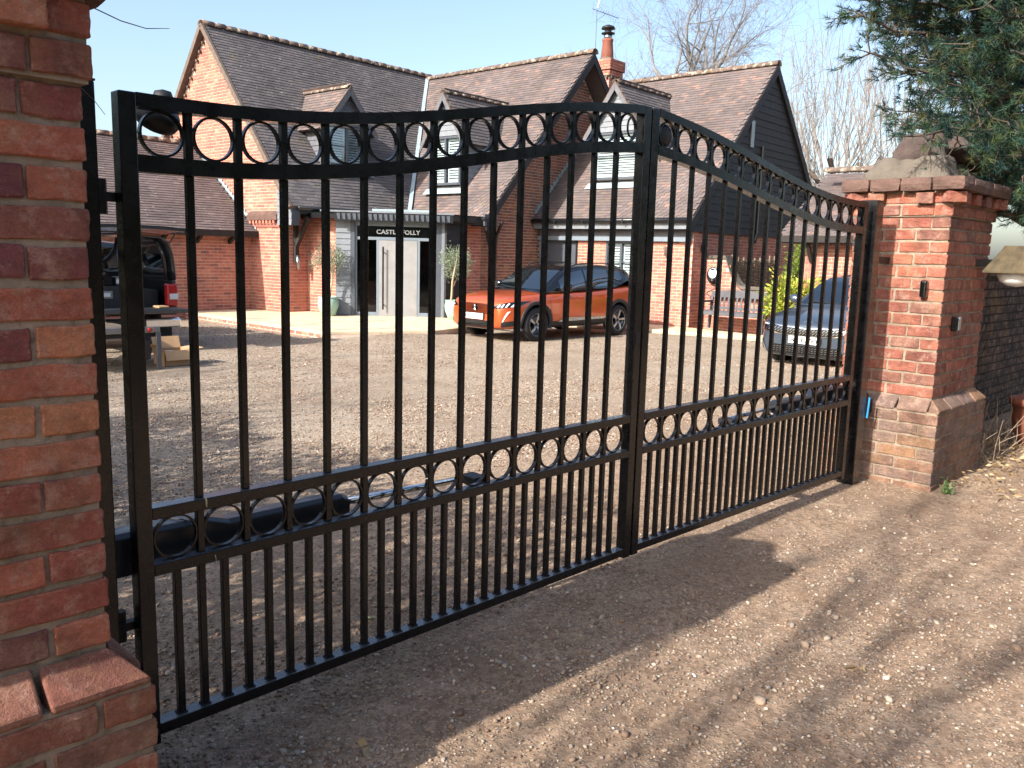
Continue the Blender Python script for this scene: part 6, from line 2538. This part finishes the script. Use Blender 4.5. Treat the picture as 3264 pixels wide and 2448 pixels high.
leafy('yellow-green laurel bush between the bench and the dark car', 'golden_bush', H(17.7, 7.45, .15), 1.3, .6, .62, .5, 1900, 'gold_leaf', .12, .05, cat='bush', zc=.55, stems=5, clumps=70, tr=.02)
leafy('tall lime green conifer between the black gable and the garage', 'conifer', H(19.6, 7.9, -.2), 3.0, .5, .5, 1.35, 9000, 'conifer_leaf', .07, .028, cat='tree', zc=1.45, clumps=190, tr=.06)
leafy('small lime green conifer tip showing behind the right leaf of the gate', 'conifer', H(21.8, 8.3, -.2), 3.6, .35, .35, .9, 3000, 'conifer_leaf', .08, .03, cat='tree', zc=2.9, clumps=70, tr=.06)


def evergreen_hedge(label, x0, x1, y0, y1, h, n):
    root = thing('hedge', label, 'hedge', ((x0 + x1) / 2, (y0 + y1) / 2, 0))
    st = []
    for i in range(10):
        y = y0 + (y1 - y0) * (i + .5) / 10
        grow((.5 * (x0 + x1), y, -.1), (0, 0, 1), h * .75, .05, 2, st, .6, 3, .5, .2, 4, .1, .006)
    link('stems', limbs_mesh('stems', st, 'bark'), root)
    pos = np.stack([x0 + (x1 - x0) * rng.random(n), y0 + (y1 - y0) * rng.random(n), h * rng.random(n) ** .8], 1)
    pos[:, 2] *= .82 + .36 * vnoise(pos[:, 0] * 1.5, pos[:, 1] * 1.5, 21)
    d = rng.normal(0, 1, (n, 3)) + np.array((0, 0, .4))
    link('leaves', leaf_mesh('leaves', pos, d, np.full(n, .11), np.full(n, .06), 'hedge_leaf'), root)


evergreen_hedge('evergreen hedge behind the near left pier', -1.7, -.15, 2.55, 8.6, 2.5, 20000)


def build_pine():
    root = thing('pine_tree', 'blue-green pine hanging over the far pier from the right', 'tree', (9.6, 1.75, 0))
    trunk, br = [], []
    grow((9.6, 1.75, -.1), (-.05, .02, 1), 6.5, .17, 0, trunk, wob=.03, seg=8)
    link('trunk', limbs_mesh('trunk', trunk, 'bark_pine', 10), root)
    tufts = []
    tips = []
    for k in range(105):
        el = .068 + .30 * (k + rng.random()) / 105
        bm_ = np.interp(el, [.06, .10, .14, .18, .22, .26, .4], [.345, .36, .375, .41, .43, .45, .47])
        b_ = .17 + (bm_ - .17) * rng.random() ** .55
        tx = 6.7 + 1.9 * rng.random()
        dist = tx * math.sqrt(1 + b_ * b_)
        tips.append((np.array((9.55, 1.75, max(1.7, 1.5 + el * 9.0 + rng.normal(0, .25)))), np.array((tx, tx * b_, 1.5 + el * dist))))
    for tp in ((6.02, 2.12, 2.36), (6.25, 1.98, 2.30), (6.45, 1.86, 2.18), (6.75, 1.7, 2.12), (7.1, 1.62, 2.05), (7.2, 2.0, 2.3), (6.5, 2.25, 2.5), (6.4, 2.0, 2.55)):
        tips.append((np.array((9.55, 1.7, tp[2] + .5)), np.array(tp)))
    for st, tp in tips:
        d = tp - st
        L = np.linalg.norm(d)
        n = 9
        pts = []
        sag = -.12 * L * rng.random()
        for i in range(n + 1):
            t = i / n
            pts.append(st + d * t + np.array((0, 0, sag * math.sin(math.pi * t))) + rng.normal(0, .025, 3) * (0 < i))
        br.append((pts, list(np.linspace(.034, .006, n + 1)), 3))
        for i in range(4, n + 1):
            for q in range(4):
                dd_ = d / L + rng.normal(0, .75, 3)
                dd_ /= np.linalg.norm(dd_)
                ll = .12 + .2 * rng.random()
                o2 = pts[i] + dd_ * ll + np.array((0, 0, .04))
                mid = (pts[i] + o2) / 2 + rng.normal(0, .02, 3)
                br.append(([pts[i], mid, o2], [.007, .005, .003], 1))
                for w in range(4):
                    t = .35 + .65 * (w + rng.random()) / 4
                    tufts.append((pts[i] * (1 - t) + o2 * t + rng.normal(0, .02, 3), dd_ + rng.normal(0, .35, 3)))
    link('limbs', limbs_mesh('limbs', br, 'bark_pine'), root)
    C = np.array([t[0] for t in tufts])
    D = np.array([t[1] for t in tufts])
    D /= np.linalg.norm(D, axis=1, keepdims=True)
    per = 22
    n = len(C) * per
    pos = np.repeat(C, per, 0) + np.repeat(D, per, 0) * (rng.random((n, 1)) * .05)
    dr = np.repeat(D, per, 0) * .9 + rng.normal(0, .55, (n, 3))
    dr /= np.linalg.norm(dr, axis=1, keepdims=True)
    L = (.055 + .03 * rng.random(n))[:, None]
    s = np.cross(dr, rng.normal(0, 1, (n, 3)))
    s /= np.linalg.norm(s, axis=1, keepdims=True)
    W = .0026
    V = np.stack([pos - s * W, pos + s * W, pos + dr * L], 1).reshape(-1, 3)
    F = np.arange(3 * n).reshape(-1, 3)
    base_r = np.repeat(np.clip(rng.normal(.42, .2, len(C)), 0, 1), per)
    me = fast_mesh('needles', V, F, 'pine_needle', np.repeat(base_r, 3))
    link('needles', me, root, kind='stuff')


build_pine()

# dry stems, leaf litter and weeds at the foot of the far pier
n = 900
x = 6.0 + 2.6 * rng.random(n) ** .8
y = 1.15 + 1.1 * rng.random(n)
keep = ~((x < 6.95) & (y > 1.78))
x, y = x[keep], y[keep]
pos = np.stack([x, y, ground_h(x, y) + .01 + .03 * rng.random(len(x))], 1)
d = rng.normal(0, 1, (len(x), 3)) * np.array((1, 1, .25))
tag(link('leaf_litter', leaf_mesh('leaf_litter', pos, d, np.full(len(x), .05), np.full(len(x), .022), 'dry_leaf')), 'dry fallen leaves gathered at the foot of the far pier', 'leaves', kind='stuff')
m = MB()
for i in range(60):
    p = np.array((6.95 + 1.2 * rng.random(), 1.75 + .5 * rng.random(), .0))
    dd_ = np.array((rng.normal(0, .5), rng.normal(0, .5), .9))
    L_ = .15 + .35 * rng.random()
    m.tube([p, p + dd_ * L_ * .5 + rng.normal(0, .02, 3), p + dd_ * L_ + rng.normal(0, .04, 3)], [.004, .003, .002], 4, cap=False)
tag(m.build('dry_stems', 'wattle', None, fix=False), 'tangle of dry stems beside the far pier', 'stems', kind='stuff')
t = thing('weed', 'small green weed at the bottom corner of the far pier', 'weed', (5.9, 1.72, 0))
pos = np.array((5.9, 1.74, .0)) + np.abs(rng.normal(0, .03, (90, 3))) * np.array((1, -1, 1.2))
link('leaves', leaf_mesh('leaves', pos, rng.normal(0, 1, (90, 3)) + np.array((0, 0, .8)), np.full(90, .035), np.full(90, .016), 'weed_leaf'), t)
# fallen leaves lying singly on the drive
for (fx, fy, lab) in ((3.05, 1.12, 'pinkish dry leaf lying on the sunny drive'), (1.42, 1.95, 'pale leaf close to the bottom rail of the left leaf'), (1.95, 2.65, 'green leaf on the gravel behind the left leaf'), (1.5, 3.2, 'curled leaf on the gravel seen through the left leaf'), (2.6, 3.3, 'leaf on the gravel behind the middle of the left leaf')):
    p = np.array([[fx, fy, float(ground_h(fx, fy)) + .012]])
    me = leaf_mesh('fallen_leaf', np.repeat(p, 3, 0) + rng.normal(0, .006, (3, 3)) * np.array((1, 1, .2)), rng.normal(0, 1, (3, 3)) * np.array((1, 1, .15)), np.full(3, .05), np.full(3, .024), 'weed_leaf' if 'green' in lab else 'dry_leaf')
    tag(link('fallen_leaf', me), lab, 'leaf', 'single leaves on the drive')
# thin tendrils beside the near pier
t = thing('tendril', 'thin bare twigs sticking out from the near left pier', 'twig', (.6, 1.9, 1.8))
m = MB().tube([(.62, 1.86, 1.98), (.74, 1.88, 1.955), (.80, 1.9, 1.955), (.86, 1.92, 1.97)], [.0014, .0012, .001, .0006], 4)
m.build('twig', 'bark', t)
m = MB().tube([(.655, 2.0, 1.89), (.70, 2.05, 1.85), (.76, 2.1, 1.82), (.80, 2.15, 1.80)], [.0014, .0012, .001, .0008], 4)
m.build('twig', 'bark', t)

# unseen evergreens added behind the camera to take sky light from faces toward the lane


def sky_screen():
    for i, (x, lab) in enumerate(((-9, 'first'), (-4.5, 'second'), (0, 'third'), (4.5, 'fourth'), (9, 'fifth'), (13.5, 'sixth'))):
        leafy('tall dark evergreen added behind the camera to cut sky light, %s from the left of the row' % lab, 'evergreen', (x, -5.6 + .5 * math.sin(i * 2.1), 0), 5.2, 2.3, 1.6, 2.6, 4200, 'hedge_leaf', .32, .19, zc=2.6, clumps=150, group='evergreens added to cut sky light', tr=.16)


sky_screen()
